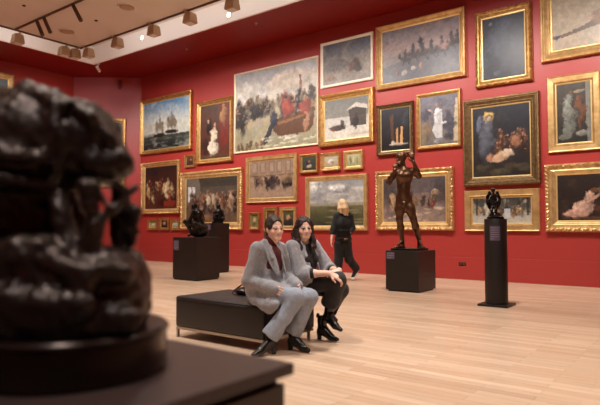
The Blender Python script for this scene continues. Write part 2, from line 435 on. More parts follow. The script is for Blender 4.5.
        at = me.color_attributes.new('Col', 'FLOAT_COLOR', 'CORNER')
        at.data.foreach_set('color', np.repeat(I4, 4, axis=0).astype(np.float32).ravel())
        return me

def moulding(w_, h_, prof, ornament=0., pitch=.06, band=None, back=True):
    """picture frame swept round a w x h opening edge; prof = [(inset from the outer edge, height off the wall)]"""
    bm = bmesh.new()
    corners = [(-w_/2, -h_/2, 1, 1), (w_/2, -h_/2, -1, 1), (w_/2, h_/2, -1, -1), (-w_/2, h_/2, 1, -1)]
    loops = []
    for side in range(4):
        x0, z0, sx0, sz0 = corners[side]; x1, z1, sx1, sz1 = corners[(side+1) % 4]
        Ls = math.hypot(x1-x0, z1-z0); n = max(1, int(Ls/pitch*4)) if ornament else 1
        for i in range(n):
            t = i/n; ring = []
            for j, (u, d) in enumerate(prof):
                xa, za = x0+sx0*u, z0+sz0*u; xb, zb = x1+sx1*u, z1+sz1*u
                x = xa+(xb-xa)*t; z = za+(zb-za)*t
                dd = d
                if ornament and band and band[0] <= j <= band[1]:
                    ph = t*Ls/pitch*2*math.pi
                    dd = d+ornament*(math.sin(ph)*.6+(.7 if (t < .08 or t > .92 or abs(t-.5) < .05) else 0)+.4*math.sin(ph*.5+j))
                ring.append(bm.verts.new((x, -dd, z)))
            loops.append(ring)
    n = len(loops)
    for i in range(n):
        a, b = loops[i], loops[(i+1) % n]
        for j in range(len(prof)-1): bm.faces.new((a[j], b[j], b[j+1], a[j+1]))
    bmesh.ops.recalc_face_normals(bm, faces=bm.faces)
    return mesh(bm, 'frame')
def style(fw, kind):
    if kind == 'plain': return [(0, 0), (0, .06), (.12*fw, .075), (.35*fw, .078), (.5*fw, .062), (.7*fw, .06), (.85*fw, .05), (fw, .035), (fw, 0)]
    if kind == 'deep': return [(0, 0), (0, .07), (.07*fw, .095), (.22*fw, .1), (.32*fw, .085), (.4*fw, .09), (.55*fw, .07), (.72*fw, .05), (.8*fw, .055), (.9*fw, .045), (fw, .032), (fw, 0)]
    if kind == 'ornate': return [(0, 0), (0, .05), (.06*fw, .075), (.18*fw, .095), (.3*fw, .088), (.42*fw, .066), (.58*fw, .06), (.68*fw, .066), (.8*fw, .05), (.9*fw, .045), (fw, .032), (fw, 0)]
    if kind == 'flat': return [(0, 0), (0, .05), (.08*fw, .062), (.2*fw, .055), (.75*fw, .05), (.85*fw, .06), (.93*fw, .045), (fw, .03), (fw, 0)]
    if kind == 'thin': return [(0, 0), (0, .045), (.4*fw, .055), (fw, .03), (fw, 0)]
def painting(x0, x1, z0, z1, fw, kind, gm, label, art, slip=.14, slipm='slip', group='framed paintings on the long red wall', M4=None, glaze=False):
    w_, h_ = x1-x0, z1-z0
    t = thing('framed_painting', ((x0+x1)/2, D, (z0+z1)/2), label, 'painting', group)
    if M4: t.matrix_world = M4
    sp = fw*slip; fo = fw-sp
    link('frame', moulding(w_, h_, style(fo, kind), .018 if kind == 'ornate' else (.004 if kind == 'deep' else 0), .075 if kind == 'ornate' else .05, (2, 4) if kind == 'ornate' else (2, 3)), M[gm], t)
    link('inner_slip', moulding(w_-2*fo, h_-2*fo, [(0, 0), (0, .036), (sp*.5, .034), (sp, .022), (sp, 0)]), M[slipm], t)
    cw, chh = w_-2*fw+.004, h_-2*fw+.004
    A = Art(cw, chh, (60, 50, 45), hash(len(label)*7+int(w_*100)) % 9999)
    art(A); A.daub()
    c = link('canvas', A.mesh('canvas', cw, chh), M['canvas'], t); c.location = (0, -.02, 0)
    return t
G_SM = 'small framed pictures low on the long red wall'
def a_ships(A):
    A.grad(0, (92, 150, 196), .45, (206, 212, 206)); A.grad(.45, (206, 208, 196), .72, (196, 200, 190)); A.grad(.72, (44, 58, 58), 1, (20, 28, 28))
    A.mott(5, .3, (232, 228, 214), .4)
    A.ell(.12, .75, .3, .08, (70, 76, 66), .6); A.ell(.8, .8, .4, .07, (52, 60, 52), .7)
    for x, y, s in ((.36, .66, 1.), (.62, .62, 1.12)):
        for q, (dx, hh) in enumerate(((-.075, .22), (0, .3), (.07, .2))):
            A.ell(x+dx*s*.8, y-hh*s*.55, .035*s, hh*s*.5, (126, 112, 92), .9, .5); A.ell(x+dx*s*.8, y-hh*s*1.0, .008, .06, (90, 84, 74), .8)
        A.ell(x, y+.05, .12*s, .045, (40, 36, 32), 1, .3)
    for q in range(24): A.ell(A.rs.rand(), A.rs.uniform(.76, 1), .07, .012, (120, 132, 124), .4)
painting(-14.84, -12.38, 3.38, 5.15, .138, 'deep', 'gold', 'gilt framed seascape of two pale sailing ships under a blue sky, high by the corner', a_ships)
def a_maid(A):
    A.grad(0, (84, 58, 46), 1, (96, 44, 32)); A.mott(5, .6)
    A.poly([(.66, 0), (.95, 0), (.97, .75), (.7, .8)], (122, 36, 28), .8); A.ell(.8, .2, .1, .16, (168, 130, 84), .7)
    A.ell(.28, .42, .08, .14, (26, 20, 20), .95); A.ell(.27, .3, .035, .035, (206, 160, 130))
    A.ell(.48, .58, .1, .16, (222, 208, 184), .95); A.ell(.42, .82, .17, .13, (226, 214, 194), .95); A.ell(.5, .38, .035, .04, (196, 140, 110))
    A.ell(.42, .48, .1, .025, (220, 180, 150), .9, rot=-.4); A.ell(.15, .75, .1, .2, (52, 30, 24), .8); A.ell(.5, .97, .5, .05, (90, 70, 44), .7)
painting(-12.17, -10.71, 2.90, 4.73, .135, 'ornate', 'gold', 'upright gilt framed painting of a white-gowned figure kneeling in a brown room', a_maid)
def a_harbour(A):
    A.grad(0, (188, 190, 196), .4, (214, 204, 188)); A.grad(.4, (196, 180, 150), 1, (150, 134, 104)); A.mott(4, .35, (150, 158, 176), .5)
    A.ell(.12, .42, .14, .2, (92, 96, 108), .7); A.ell(.2, .3, .2, .16, (236, 232, 226), .6); A.ell(.7, .2, .3, .12, (232, 214, 196), .6)
    A.ell(.28, .5, .26, .1, (60, 56, 60), .8, .6); A.crowd(.03, .5, .38, .58, 70, [(54, 52, 60), (34, 32, 38), (90, 70, 56), (130, 104, 80)], .11)
    A.ell(.26, .53, .07, .1, (34, 34, 42), .8)
    A.poly([(0, .72), (.5, .7), (1, .78), (1, 1), (0, 1)], (156, 150, 122), .8); A.mott(9, .3, (196, 190, 160), .4)
    A.poly([(.8, .15), (.82, .15), (.85, .55), (.81, .55)], (140, 96, 80), .9)
    A.poly([(.47, .66), (.98, .56), (.96, .78), (.9, .85), (.58, .88), (.5, .8)], (94, 58, 38), .95); A.poly([(.5, .7), (.97, .61), (.97, .64), (.52, .735)], (150, 104, 66), .9)
    A.crowd(.55, .97, .38, .58, 44, [(60, 52, 52), (132, 54, 44), (168, 140, 110), (48, 60, 84), (190, 176, 150)], .15)
    A.ell(.66, .54, .07, .11, (150, 60, 48), .95); A.ell(.87, .56, .06, .1, (142, 62, 52), .9); A.ell(.88, .72, .03, .12, (176, 132, 104), .8)
    A.poly([(.36, .92), (.44, .72), (.5, .64), (.56, .66), (.48, .78), (.4, .96)], (40, 42, 56), .95); A.ell(.5, .64, .05, .08, (44, 48, 66), .95)
    A.crowd(.0, .14, .5, .78, 8, [(40, 36, 36), (58, 46, 40)], .22); A.crowd(.05, .4, .92, .98, 9, [(96, 70, 48), (120, 92, 66)], .1)
    for q in range(30): A.ell(A.rs.uniform(.3, 1), A.rs.uniform(.85, 1), .05, .01, (214, 210, 190), .5)
painting(-10.66, -7.80, 3.10, 5.32, .045, 'thin', 'cream', 'very large thin framed painting of a crowded rowing boat at a stony shore', a_harbour, .3)
def a_pasture(A):
    A.grad(0, (96, 104, 122), .4, (126, 124, 126)); A.grad(.4, (136, 128, 120), 1, (152, 142, 134)); A.mott(4, .6, (170, 160, 150), .6)
    A.ell(.3, .55, .26, .14, (112, 108, 112), .7); A.ell(.68, .62, .12, .14, (92, 74, 68), .9); A.ell(.75, .7, .08, .1, (70, 58, 54), .9); A.ell(.58, .7, .03, .1, (120, 92, 80), .9)
    A.ell(.15, .85, .12, .07, (150, 112, 98), .7); A.mott(14, .4)
painting(-7.72, -6.25, 4.47, 5.59, .065, 'thin', 'cream', 'white framed painting of a brown animal in a pale grey field, high on the wall', a_pasture, .4, 'cream')
def a_snow(A):
    A.grad(0, (112, 112, 108), .45, (140, 138, 130)); A.grad(.45, (196, 192, 186), 1, (226, 218, 204)); A.mott(4, .25)
    A.poly([(.55, .3), (.72, .16), (.95, .3), (.95, .72), (.6, .7)], (70, 60, 54), .95); A.poly([(.5, .3), (.72, .13), (.97, .22), (.97, .32), (.72, .24)], (206, 200, 192), .9)
    A.ell(.7, .6, .08, .18, (48, 42, 42), .9); A.ell(.3, .72, .2, .07, (60, 48, 42), .95); A.ell(.4, .62, .05, .1, (56, 46, 44), .9); A.ell(.2, .76, .06, .03, (120, 70, 50), .9)
    A.ell(.8, .9, .25, .04, (190, 176, 160), .7)
painting(-7.76, -6.22, 3.02, 4.29, .160, 'deep', 'gold', 'gilt framed snow scene with a dark hut and fallen figures, below the white framed picture', a_snow)
def a_riders(A):
    A.grad(0, (140, 138, 150), .45, (176, 152, 146)); A.grad(.45, (150, 138, 136), 1, (98, 98, 104)); A.mott(4, .35, (186, 158, 150), .5)
    A.poly([(0, .7), (.4, .58), (1, .45), (1, 1), (0, 1)], (96, 98, 108), .85); A.mott(8, .4, (128, 120, 116), .5)
    for x, y, s in ((.32, .52, .8), (.42, .46, .9), (.54, .42, 1.1), (.66, .46, .9), (.78, .44, 1.), (.9, .38, .9), (.97, .36, .9)):
        A.ell(x, y, .03*s, .09*s, (62, 58, 74), .9, .6); A.ell(x+.01, y+.11*s, .07*s, .06*s, (70, 60, 64), .85, .6); A.ell(x-.06*s, y+.07*s, .022*s, .05*s, (84, 66, 62), .85, .5, .5)
        A.ell(x-.04*s, y+.2*s, .008, .06*s, (66, 58, 60), .8, .5, .3); A.ell(x+.05*s, y+.2*s, .008, .06*s, (66, 58, 60), .8, .5, -.3); A.ell(x, y-.11*s, .018*s, .035*s, (70, 58, 62), .9)
    A.ell(.52, .3, .03, .07, (44, 46, 62), .95); A.ell(.24, .52, .02, .06, (60, 58, 64), .9); A.ell(.82, .5, .06, .07, (168, 128, 120), .8)
    A.ell(.3, .86, .04, .05, (206, 190, 180), .8); A.ell(.42, .8, .03, .04, (196, 180, 168), .8); A.ell(.22, .84, .02, .06, (120, 70, 66), .7); A.ell(.52, .76, .02, .06, (176, 130, 108), .7)
painting(-6.15, -4.06, 4.18, 5.64, .140, 'deep', 'gold2', 'wide gilt framed painting of a line of riders on a hazy plain', a_riders)
def a_night(A):
    A.grad(0, (38, 42, 58), 1, (32, 34, 46)); A.mott(6, .5, (58, 62, 80), .5); A.ell(.5, .4, .3, .25, (84, 90, 108), .5, .9); A.ell(.2, .1, .05, .03, (120, 124, 132), .7); A.ell(.35, .92, .1, .04, (76, 84, 100), .6)
painting(-3.86, -2.76, 3.88, 5.42, .150, 'ornate', 'gold', 'ornate gilt framed dark blue painting, almost featureless, near the top right', a_night, .16)
def a_bird(A):
    A.grad(0, (186, 172, 150), 1, (174, 156, 134)); A.mott(5, .25)
    A.ell(.16, .08, .12, .05, (150, 110, 92), .9); A.ell(.26, .04, .06, .05, (120, 84, 74), .9)
    A.poly([(.02, .78), (.2, .72), (.34, .62), (.5, .55), (.5, .68), (.34, .72), (.08, .82)], (96, 72, 60), .95); A.ell(.5, .6, .18, .12, (128, 96, 74), .95); A.ell(.03, .8, .03, .03, (50, 46, 52), 1)
    A.ell(.45, .7, .05, .08, (70, 50, 44), .8); A.mott(10, .25)
painting(-2.60, -.20, 4.18, 5.74, .205, 'deep', 'gold2', 'gilt framed tan painting of a long-necked bird, at the top right edge', a_bird)
def a_street(A):
    A.grad(0, (30, 28, 40), 1, (24, 18, 18)); A.mott(6, .6, (50, 46, 60), .5)
    A.poly([(.3, .2), (.42, .12), (.45, .8), (.36, .8)], (96, 60, 40), .8); A.poly([(.52, .5), (.6, .46), (.6, .84), (.52, .84)], (206, 152, 92), .95); A.poly([(.68, .44), (.76, .46), (.76, .84), (.66, .84)], (222, 170, 108), .95)
    A.ell(.6, .86, .3, .03, (190, 176, 160), .8); A.ell(.42, .82, .05, .06, (206, 196, 180), .8); A.ell(.85, .3, .1, .2, (44, 54, 56), .7)
painting(-6.15, -5.24, 2.68, 3.83, .105, 'ornate', 'gold3', 'narrow gilt framed night painting with two lit orange panels, above the standing nude statue', a_street)
def a_whitedress(A):
    A.grad(0, (120, 118, 132), 1, (122, 112, 102)); A.mott(6, .6, (74, 74, 88), .6); A.ell(.15, .7, .15, .2, (134, 112, 86), .8); A.ell(.12, .35, .14, .14, (72, 72, 90), .7)
    A.poly([(.95, .1), (1, .1), (1, .95), (.88, .95), (.9, .5)], (206, 188, 160), .85); A.ell(.78, .6, .16, .3, (62, 64, 80), .8)
    A.poly([(.4, .28), (.58, .28), (.6, .5), (.6, .86), (.42, .86), (.32, .7), (.4, .5)], (206, 204, 204), .95); A.ell(.47, .4, .1, .16, (214, 212, 214), .9); A.ell(.46, .2, .04, .05, (150, 120, 112), .9)
    A.ell(.28, .3, .1, .02, (204, 180, 170), .85, rot=.6); A.ell(.65, .56, .08, .03, (220, 214, 210), .9); A.ell(.5, .92, .14, .06, (150, 148, 152), .9)
painting(-5.17, -4.18, 2.74, 3.94, .078, 'plain', 'gold', 'gilt framed painting of a standing figure in a long white gown', a_whitedress)
def a_vision(A):
    A.grad(0, (32, 36, 48), 1, (40, 32, 28)); A.mott(7, .7, (60, 56, 54), .5)
    A.ell(.3, .14, .085, .075, (214, 176, 96), .9); A.ell(.3, .15, .055, .05, (80, 66, 50), .9); A.ell(.3, .17, .035, .035, (196, 170, 150), .95)
    A.ell(.28, .38, .12, .2, (104, 108, 120), .7, .7); A.ell(.12, .24, .04, .11, (122, 130, 156), .6, rot=.3); A.ell(.25, .6, .12, .16, (84, 86, 98), .8, .7)
    A.crowd(.42, .95, .42, .66, 26, [(96, 60, 44), (60, 44, 40), (120, 76, 54)], .14); A.ell(.75, .52, .07, .09, (170, 120, 90), .8)
    A.ell(.5, .72, .2, .06, (196, 160, 128), .9, rot=-.25); A.ell(.32, .72, .06, .06, (168, 120, 94), .85); A.ell(.62, .68, .1, .05, (206, 184, 160), .8)
    for q in range(14): A.ell(A.rs.uniform(.1, .95), A.rs.uniform(.82, .98), .09, .035, (74, 66, 50), .6)
painting(-4.13, -2.65, 1.89, 3.66, .190, 'deep', 'gold3', 'large dull gilt framed dark painting with a glowing haloed figure above a huddled group', a_vision, .12)
def a_robed(A):
    A.grad(0, (70, 64, 58), 1, (44, 40, 36)); A.mott(5, .4); A.poly([(.85, 0), (1, 0), (1, 1), (.88, 1)], (132, 132, 124), .8)
    A.ell(.36, .5, .16, .3, (126, 128, 120), .95); A.ell(.3, .8, .17, .14, (118, 120, 112), .95); A.ell(.45, .17, .06, .05, (104, 82, 62), .95); A.ell(.68, .14, .16, .03, (150, 132, 110), .9, rot=-.2)
    A.ell(.7, .5, .1, .26, (112, 70, 48), .9); A.ell(.72, .26, .06, .05, (84, 56, 44), .95); A.ell(.75, .85, .2, .05, (150, 150, 140), .8); A.ell(.15, .9, .12, .04, (120, 122, 112), .8)
painting(-2.51, -1.62, 2.46, 3.88, .165, 'flat', 'gold2', 'upright broad flat gilt framed painting of two draped figures embracing in a doorway', a_robed)
def a_nymph(A):
    A.grad(0, (48, 38, 34), 1, (36, 26, 24)); A.mott(6, .6, (76, 58, 50), .5)
    A.ell(.3, .72, .13, .16, (206, 168, 148), .95, rot=-.5); A.ell(.22, .86, .14, .1, (196, 152, 134), .95); A.ell(.36, .5, .06, .12, (214, 176, 154), .9, rot=.5); A.ell(.43, .36, .05, .06, (104, 66, 50), .95); A.ell(.42, .52, .1, .03, (206, 164, 140), .9, rot=-.6)
    A.ell(.6, .35, .12, .2, (120, 96, 60), .7); A.ell(.6, .75, .16, .12, (92, 56, 40), .8); A.ell(.8, .55, .12, .25, (150, 110, 84), .7); A.ell(.5, .95, .4, .04, (84, 60, 46), .8)
painting(-2.58, -.70, .98, 2.24, .215, 'ornate', 'gold2', 'broad ornate gilt framed dark painting of a pale crouching figure, lowest at the right edge', a_nymph, .12)
def a_grove(A):
    A.grad(0, (60, 60, 56), .6, (92, 88, 80)); A.grad(.6, (170, 166, 156), 1, (196, 190, 176)); A.mott(5, .7, (190, 180, 160), .6)
    for x in (.08, .3, .47, .6, .8, .95): A.poly([(x-.02, 0), (x+.02, 0), (x+.025, .7), (x-.025, .7)], (44, 42, 38), .8)
    A.crowd(.1, .9, .5, .66, 22, [(196, 186, 164), (214, 170, 120), (70, 66, 66), (120, 104, 80)], .3); A.ell(.3, .4, .07, .35, (222, 214, 196), .6, .8); A.poly([(.56, .45), (.66, .45), (.66, .8), (.56, .8)], (196, 200, 206), .9)
painting(-4.13, -2.68, .99, 1.81, .165, 'flat', 'gold2', 'low wide gilt framed woodland scene with pale figures, directly under the haloed figure', a_grove)
def a_village(A):
    A.grad(0, (92, 84, 86), .35, (108, 96, 96)); A.grad(.35, (130, 112, 106), 1, (160, 136, 122)); A.mott(5, .5, (96, 80, 76), .6)
    A.ell(.12, .3, .12, .4, (58, 48, 46), .7, .8); A.ell(.9, .3, .15, .3, (64, 56, 58), .7); A.ell(.84, .35, .06, .07, (196, 170, 140), .8); A.ell(.15, .5, .06, .14, (206, 170, 130), .8)
    A.crowd(.08, .85, .42, .66, 24, [(74, 52, 46), (160, 60, 46), (196, 160, 120), (60, 50, 56)], .2)
    for q in range(26): A.ell(A.rs.uniform(0, 1), A.rs.uniform(.68, .98), .06, .025, (196, 172, 150), .6)
painting(-6.19, -4.36, 1.00, 2.33, .185, 'ornate', 'gold2', 'ornate pale gilt framed village scene hanging behind the standing nude statue', a_village)
def a_plain(A):
    A.grad(0, (150, 152, 156), .5, (196, 190, 178)); A.grad(.55, (120, 112, 80), .75, (84, 84, 56)); A.grad(.75, (84, 84, 56), 1, (58, 56, 44)); A.grad(.5, (170, 164, 148), .56, (150, 142, 120))
    A.mott(3, .5, (120, 124, 134), .6) if False else None
    for q in range(22): A.ell(A.rs.rand(), A.rs.uniform(0, .48), .14, .05, [(238, 234, 226), (138, 140, 148), (190, 190, 192)][q % 3], .6, .9)
    for q in range(24): A.ell(A.rs.rand(), A.rs.uniform(.6, 1), .12, .02, [(120, 112, 76), (52, 58, 44), (150, 138, 104)][q % 3], .6, .7)
painting(-8.18, -6.41, .99, 2.31, .120, 'plain', 'gold2', 'gilt framed landscape of a flat green plain under heavy clouds', a_plain)
def a_yard(A):
    A.grad(0, (158, 130, 108), 1, (168, 142, 120)); A.mott(5, .3)
    for x in (.06, .25, .45, .62, .82): A.poly([(x, .02), (x+.13, .02), (x+.13, .36), (x, .36)], (132, 110, 96), .7); A.poly([(x+.03, .06), (x+.1, .06), (x+.1, .3), (x+.03, .3)], (182, 160, 138), .6)
    A.poly([(0, .36), (.2, .4), (1, .38), (1, .42), (0, .42)], (112, 88, 72), .8)
    A.crowd(.12, .95, .52, .66, 34, [(48, 40, 42), (120, 96, 78), (40, 38, 48), (160, 136, 112)], .2, .05); A.ell(.4, .64, .03, .18, (34, 30, 34), .9); A.ell(.52, .62, .09, .18, (40, 36, 44), .8); A.ell(.85, .5, .12, .12, (142, 116, 88), .7)
painting(-10.20, -8.45, 1.72, 2.95, .125, 'flat', 'gold2', 'gilt framed painting of a crowd in a brown courtyard, below the rowing boat', a_yard)
def a_small(c1, c2, blobs):
    def f(A):
        A.grad(0, c1, 1, c2); A.mott(4, .4)
        for b_ in blobs: A.ell(*b_)
    return f
painting(-8.37, -7.80, 2.41, 2.89, .072, 'plain', 'gold', 'small gilt framed dark picture, leftmost of the row of three above the plain landscape',
         a_small((70, 78, 66), (60, 44, 36), [(.35, .55, .1, .25, (40, 38, 40), .9), (.65, .5, .12, .2, (52, 66, 60), .9), (.5, .7, .18, .12, (206, 190, 176), .8), (.5, .35, .08, .1, (170, 100, 80), .8)]), group=G_SM)
painting(-7.70, -7.15, 2.43, 2.87, .092, 'ornate', 'gold2', 'small gilt framed pale picture, middle one of the row of three above the plain landscape',
         a_small((190, 186, 172), (170, 150, 112), [(.5, .5, .25, .22, (214, 206, 196), .9), (.6, .6, .1, .12, (150, 112, 80), .9)]), group=G_SM)
painting(-7.05, -6.52, 2.42, 2.87, .085, 'plain', 'gold2', 'small gilt framed greenish picture, rightmost of the row of three above the plain landscape',
         a_small((196, 190, 150), (150, 150, 104), [(.25, .5, .08, .3, (120, 92, 70), .8), (.5, .55, .08, .28, (214, 200, 170), .9), (.75, .5, .08, .3, (140, 140, 96), .8)]), group=G_SM)
painting(-10.07, -9.71, 1.00, 1.46, .055, 'plain', 'gold', 'smallest gilt framed green picture, left of the seated women',
         a_small((112, 104, 66), (140, 120, 80), [(.5, .45, .2, .2, (196, 184, 140), .8), (.45, .7, .2, .15, (70, 72, 50), .8)]), group=G_SM)
painting(-9.57, -9.09, 1.00, 1.59, .104, 'flat', 'gold', 'small gilt framed portrait partly behind the ponytailed woman',
         a_small((104, 80, 54), (60, 44, 34), [(.5, .45, .2, .18, (196, 150, 112), .9), (.5, .8, .4, .25, (44, 34, 30), .9)]), group=G_SM)
painting(-9.01, -8.48, 1.00, 1.58, .102, 'flat', 'gold2', 'small bright gilt framed portrait partly behind the long-haired woman',
         a_small((88, 86, 58), (60, 50, 38), [(.5, .45, .2, .18, (190, 150, 116), .9), (.5, .8, .4, .25, (40, 36, 38), .9)]), group=G_SM)
def a_court(A):
    A.grad(0, (40, 26, 22), 1, (92, 50, 36)); A.mott(6, .7, (70, 36, 28), .6)
    A.crowd(.05, .95, .4, .8, 60, [(120, 40, 30), (206, 176, 130), (40, 26, 24), (150, 110, 70), (70, 30, 26)], .2)
    A.ell(.68, .55, .07, .2, (222, 200, 160), .9); A.ell(.6, .48, .05, .1, (206, 176, 130), .8); A.ell(.1, .62, .05, .16, (200, 160, 110), .8); A.ell(.45, .75, .16, .22, (66, 34, 28), .9); A.ell(.8, .88, .2, .08, (150, 56, 40), .7); A.ell(.3, .1, .12, .1, (24, 24, 32), .8)
painting(-14.74, -12.90, 1.48, 3.11, .155, 'ornate', 'gold2', 'ornate gilt framed red-brown painting of a richly dressed crowd, under the sailing ships', a_court)
def a_hall(A):
    A.grad(0, (78, 74, 64), .5, (92, 82, 72)); A.grad(.5, (92, 82, 72), 1, (112, 88, 66)); A.mott(5, .4)
    A.poly([(0, 0), (.25, 0), (.28, .12), (.3, .55), (0, .6)], (120, 112, 100), .8)
    for x in (.04, .12): A.poly([(x, .18), (x+.065, .2), (x+.065, .52), (x, .54)], (226, 228, 226), .95)
    A.poly([(.25, 0), (1, 0), (1, .2), (.3, .2)], (56, 54, 48), .7)
    A.crowd(.1, .98, .44, .72, 80, [(56, 44, 40), (176, 150, 124), (96, 70, 54), (44, 40, 44), (130, 84, 64)], .24)
    A.ell(.45, .5, .05, .12, (214, 196, 168), .8); A.ell(.55, .5, .03, .12, (206, 186, 160), .8); A.ell(.4, .9, .14, .06, (150, 112, 84), .7)
painting(-12.84, -10.33, .99, 2.70, .215, 'ornate', 'gold2', 'large ornate gilt framed painting of a busy hall with a tall white window', a_hall, .12)
painting(-12.70, -12.25, 2.84, 3.22, .066, 'flat', 'gold', 'tiny gilt framed dark picture above the busy hall painting',
         a_small((110, 70, 54), (66, 40, 34), [(.5, .5, .16, .3, (40, 26, 26), .9), (.6, .35, .08, .12, (206, 170, 140), .8)]), group=G_SM)
G_LOW = 'three little pictures low by the corner'
for x0, x1, z1, tx, bl, cs in ((-14.42, -13.94, 1.31, 'little gilt framed pale picture, nearest the corner in the low row of three', [(.6, .5, .2, .2, (226, 226, 214), .8)], ((170, 168, 120), (196, 176, 112))),
                               (-13.85, -13.39, 1.35, 'little gilt framed dark portrait, in the centre of the low row of three', [(.5, .45, .2, .26, (196, 150, 120), .9), (.5, .85, .4, .25, (44, 30, 28), .9)], ((96, 52, 40), (60, 34, 30))),
                               (-13.30, -12.89, 1.30, 'little gilt framed greenish picture, beside the busy hall painting', [(.5, .4, .4, .16, (206, 214, 200), .7)], ((186, 196, 176), (150, 150, 104)))):
    painting(x0, x1, .975, z1, .075, 'flat', 'gold', tx, a_small(cs[0], cs[1], bl), group=G_LOW)
# on the cut corner and on the left wall, mostly behind the big bronze
cd = Vector((CHX-XL, D-CHY, 0)).normalized()
def on_corner(x0, x1, z0, z1):
    p = Vector((XL, CHY, 0))+cd*((x0+x1)/2)
    return Matrix.Translation((p.x, p.y, (z0+z1)/2)) @ Matrix.Rotation(math.atan2(cd.y, cd.x), 4, 'Z')
painting(.36, 1.70, 2.35, 4.58, .13, 'plain', 'gold', 'gilt framed painting on the angled corner wall, half hidden by the large bronze',
         a_small((96, 92, 84), (60, 54, 46), [(.6, .5, .25, .3, (150, 132, 104), .7)]), M4=on_corner(.36, 1.70, 2.35, 4.58), group='')
painting(5.2, 7.75, 3.8, 5.56, .17, 'plain', 'gold2', 'gilt framed bluish landscape on the left wall, cut off above the large bronze',
         a_small((120, 134, 142), (96, 92, 70), [(.7, .7, .3, .2, (60, 66, 54), .8)]), M4=Matrix.Translation((XL, 6.47, 4.68)) @ Matrix.Rotation(math.pi/2, 4, 'Z'), group='')
# ------------------------------------------------------------------ fittings
ZR = H-.01
G_BOX = 'beige box spotlights along the ceiling trough'
def box_lamp(x, y, aim, label, parts=True):
    t = thing('track_spotlight', (x, y, ZR), label, 'spotlight', G_BOX, aim)
    bm = bmesh.new()
    sec = [(.085, -.045), (.105, -.075), (.13, -.27), (.122, -.285)]
    rings = [[bm.verts.new((sx*s_, sy*s_*.9, z)) for sx, sy in ((-1, -1), (1, -1), (1, 1), (-1, 1))] for s_, z in sec[::-1]]
    for a, b in zip(rings, rings[1:]):
        for i in range(4): bm.faces.new((a[i], a[(i+1) % 4], b[(i+1) % 4], b[i]))
    bm.faces.new(rings[0][::-1]); bm.faces.new(rings[-1]); bmesh.ops.recalc_face_normals(bm, faces=bm.faces)
    hs = link('housing', mesh(bm), M['lamp'], t)
    bev = hs.modifiers.new('edge', 'BEVEL'); bev.width = .008; bev.segments = 2
    lathe('stem', [(.022, -.05), (.022, -.036)], M['rail'], t, 12)
    box('bracket', -.025, .025, -.2, .025, -.049, -.0355, M['lamp'], t)
    box('reflector', -.085, .085, -.075, .075, -.292, -.284, M['white'], t)
    return t
names = [(-13.80, 6.54, 'beige box spotlight in the ceiling trough at the far left edge of the photo'),
         (-13.80, 7.76, 'beige box spotlight, left one of the cluster of three by the trough corner'),
         (-13.76, 8.05, 'beige box spotlight, middle one of the cluster of three by the trough corner'),
         (-13.40, 8.24, 'beige box spotlight, right one of the cluster of three by the trough corner'),
         (-12.07, 8.22, 'beige box spotlight next along the trough from the corner cluster of three'),
         (-10.62, 8.22, 'beige box spotlight between two glowing downlights, above the sailing ships'),
         (-9.34, 8.22, 'beige box spotlight left of the brightest glowing downlight'),
         (-8.03, 8.22, 'beige box spotlight nearest the top edge of the photo')]
for i, (x, y, lb) in enumerate(names): box_lamp(x, y, 0 if i > 2 else math.pi/2, lb)
def track(name, x0, x1, y0, y1, label):
    t = box(name, x0, x1, y0, y1, ZR-.035, ZR, M['rail']); tag(t, label, 'track'); return t
track('lighting_track', RX, XR-.5, RY-.035, RY, 'thin brown lighting track along the beige ceiling edge facing the long red wall')
track('lighting_track', RX, RX+.035, YN+.5, RY-.04, 'thin brown lighting track along the beige ceiling edge facing the left wall')
track('lighting_track', RX+.05, XR-.5, 6.36, 6.40, 'thin brown lighting track crossing the beige ceiling, carrying bronze tube spotlights')
for x, lb, rz in ((-12.52, 'bronze tube spotlight on the inner ceiling track, furthest left of three', .1), (-12.20, 'bronze tube spotlight on the inner ceiling track, middle of three', .15), (-10.98, 'bronze tube spotlight on the inner ceiling track, standing apart to the right', .3)):
    t = thing('tube_spotlight', (x, 6.38, ZR-.035), lb, 'spotlight', 'bronze tube spotlights on the inner track', rz)
    lathe('stem', [(.015, -.06), (.015, 0)], M['rail'], t, 10)
    Mx = Matrix.Translation((0, 0, -.06)) @ Matrix.Rotation(-.55, 4, 'Y')
    h_ = lathe('housing', [(.03, .06), (.042, .04), (.042, -.37), (.036, -.38)], M['lamp2'], t, 18, M=Mx)
    lathe('bezel', [(.044, -.34), (.044, -.385), (.03, -.386)], M['rail'], h_, 18, M=Mx)
for x, y, lb in ((-12.72, 7.22, 'round ceiling air diffuser left, beyond the bronze tube spotlights'), (-10.25, 7.19, 'round ceiling air diffuser at the top edge above the trough')):
    t = thing('air_diffuser', (x, y, ZR), lb, 'vent', 'round ceiling diffusers')
    lathe('rim', [(.2, 0), (.2, -.012), (.18, -.03), (.165, -.02), (.16, 0)], M['raft'], t, 32)
    lathe('cone', [(.14, 0), (.15, -.03), (.06, -.042), (.001, -.042)], M['lamp'], t, 28)
for x, y, lb in ((-11.99, 5.8, 'small brown round sensor on the beige ceiling'), (-11.52, 7.26, 'small brown round sensor beside the bronze spotlights')):
    o = lathe('ceiling_sensor', [(.04, 0), (.04, -.012), (.02, -.025), (.001, -.026)], M['lamp2'], None, 18); o.location = (x, y, ZR); tag(o, lb, 'sensor')
M['glow'] = mat('lamp_glow', (255, 236, 205), .5); _b = M['glow'].node_tree.nodes['Principled BSDF']
_b.inputs['Emission Color'].default_value = (1, .88, .72, 1); _b.inputs['Emission Strength'].default_value = 4
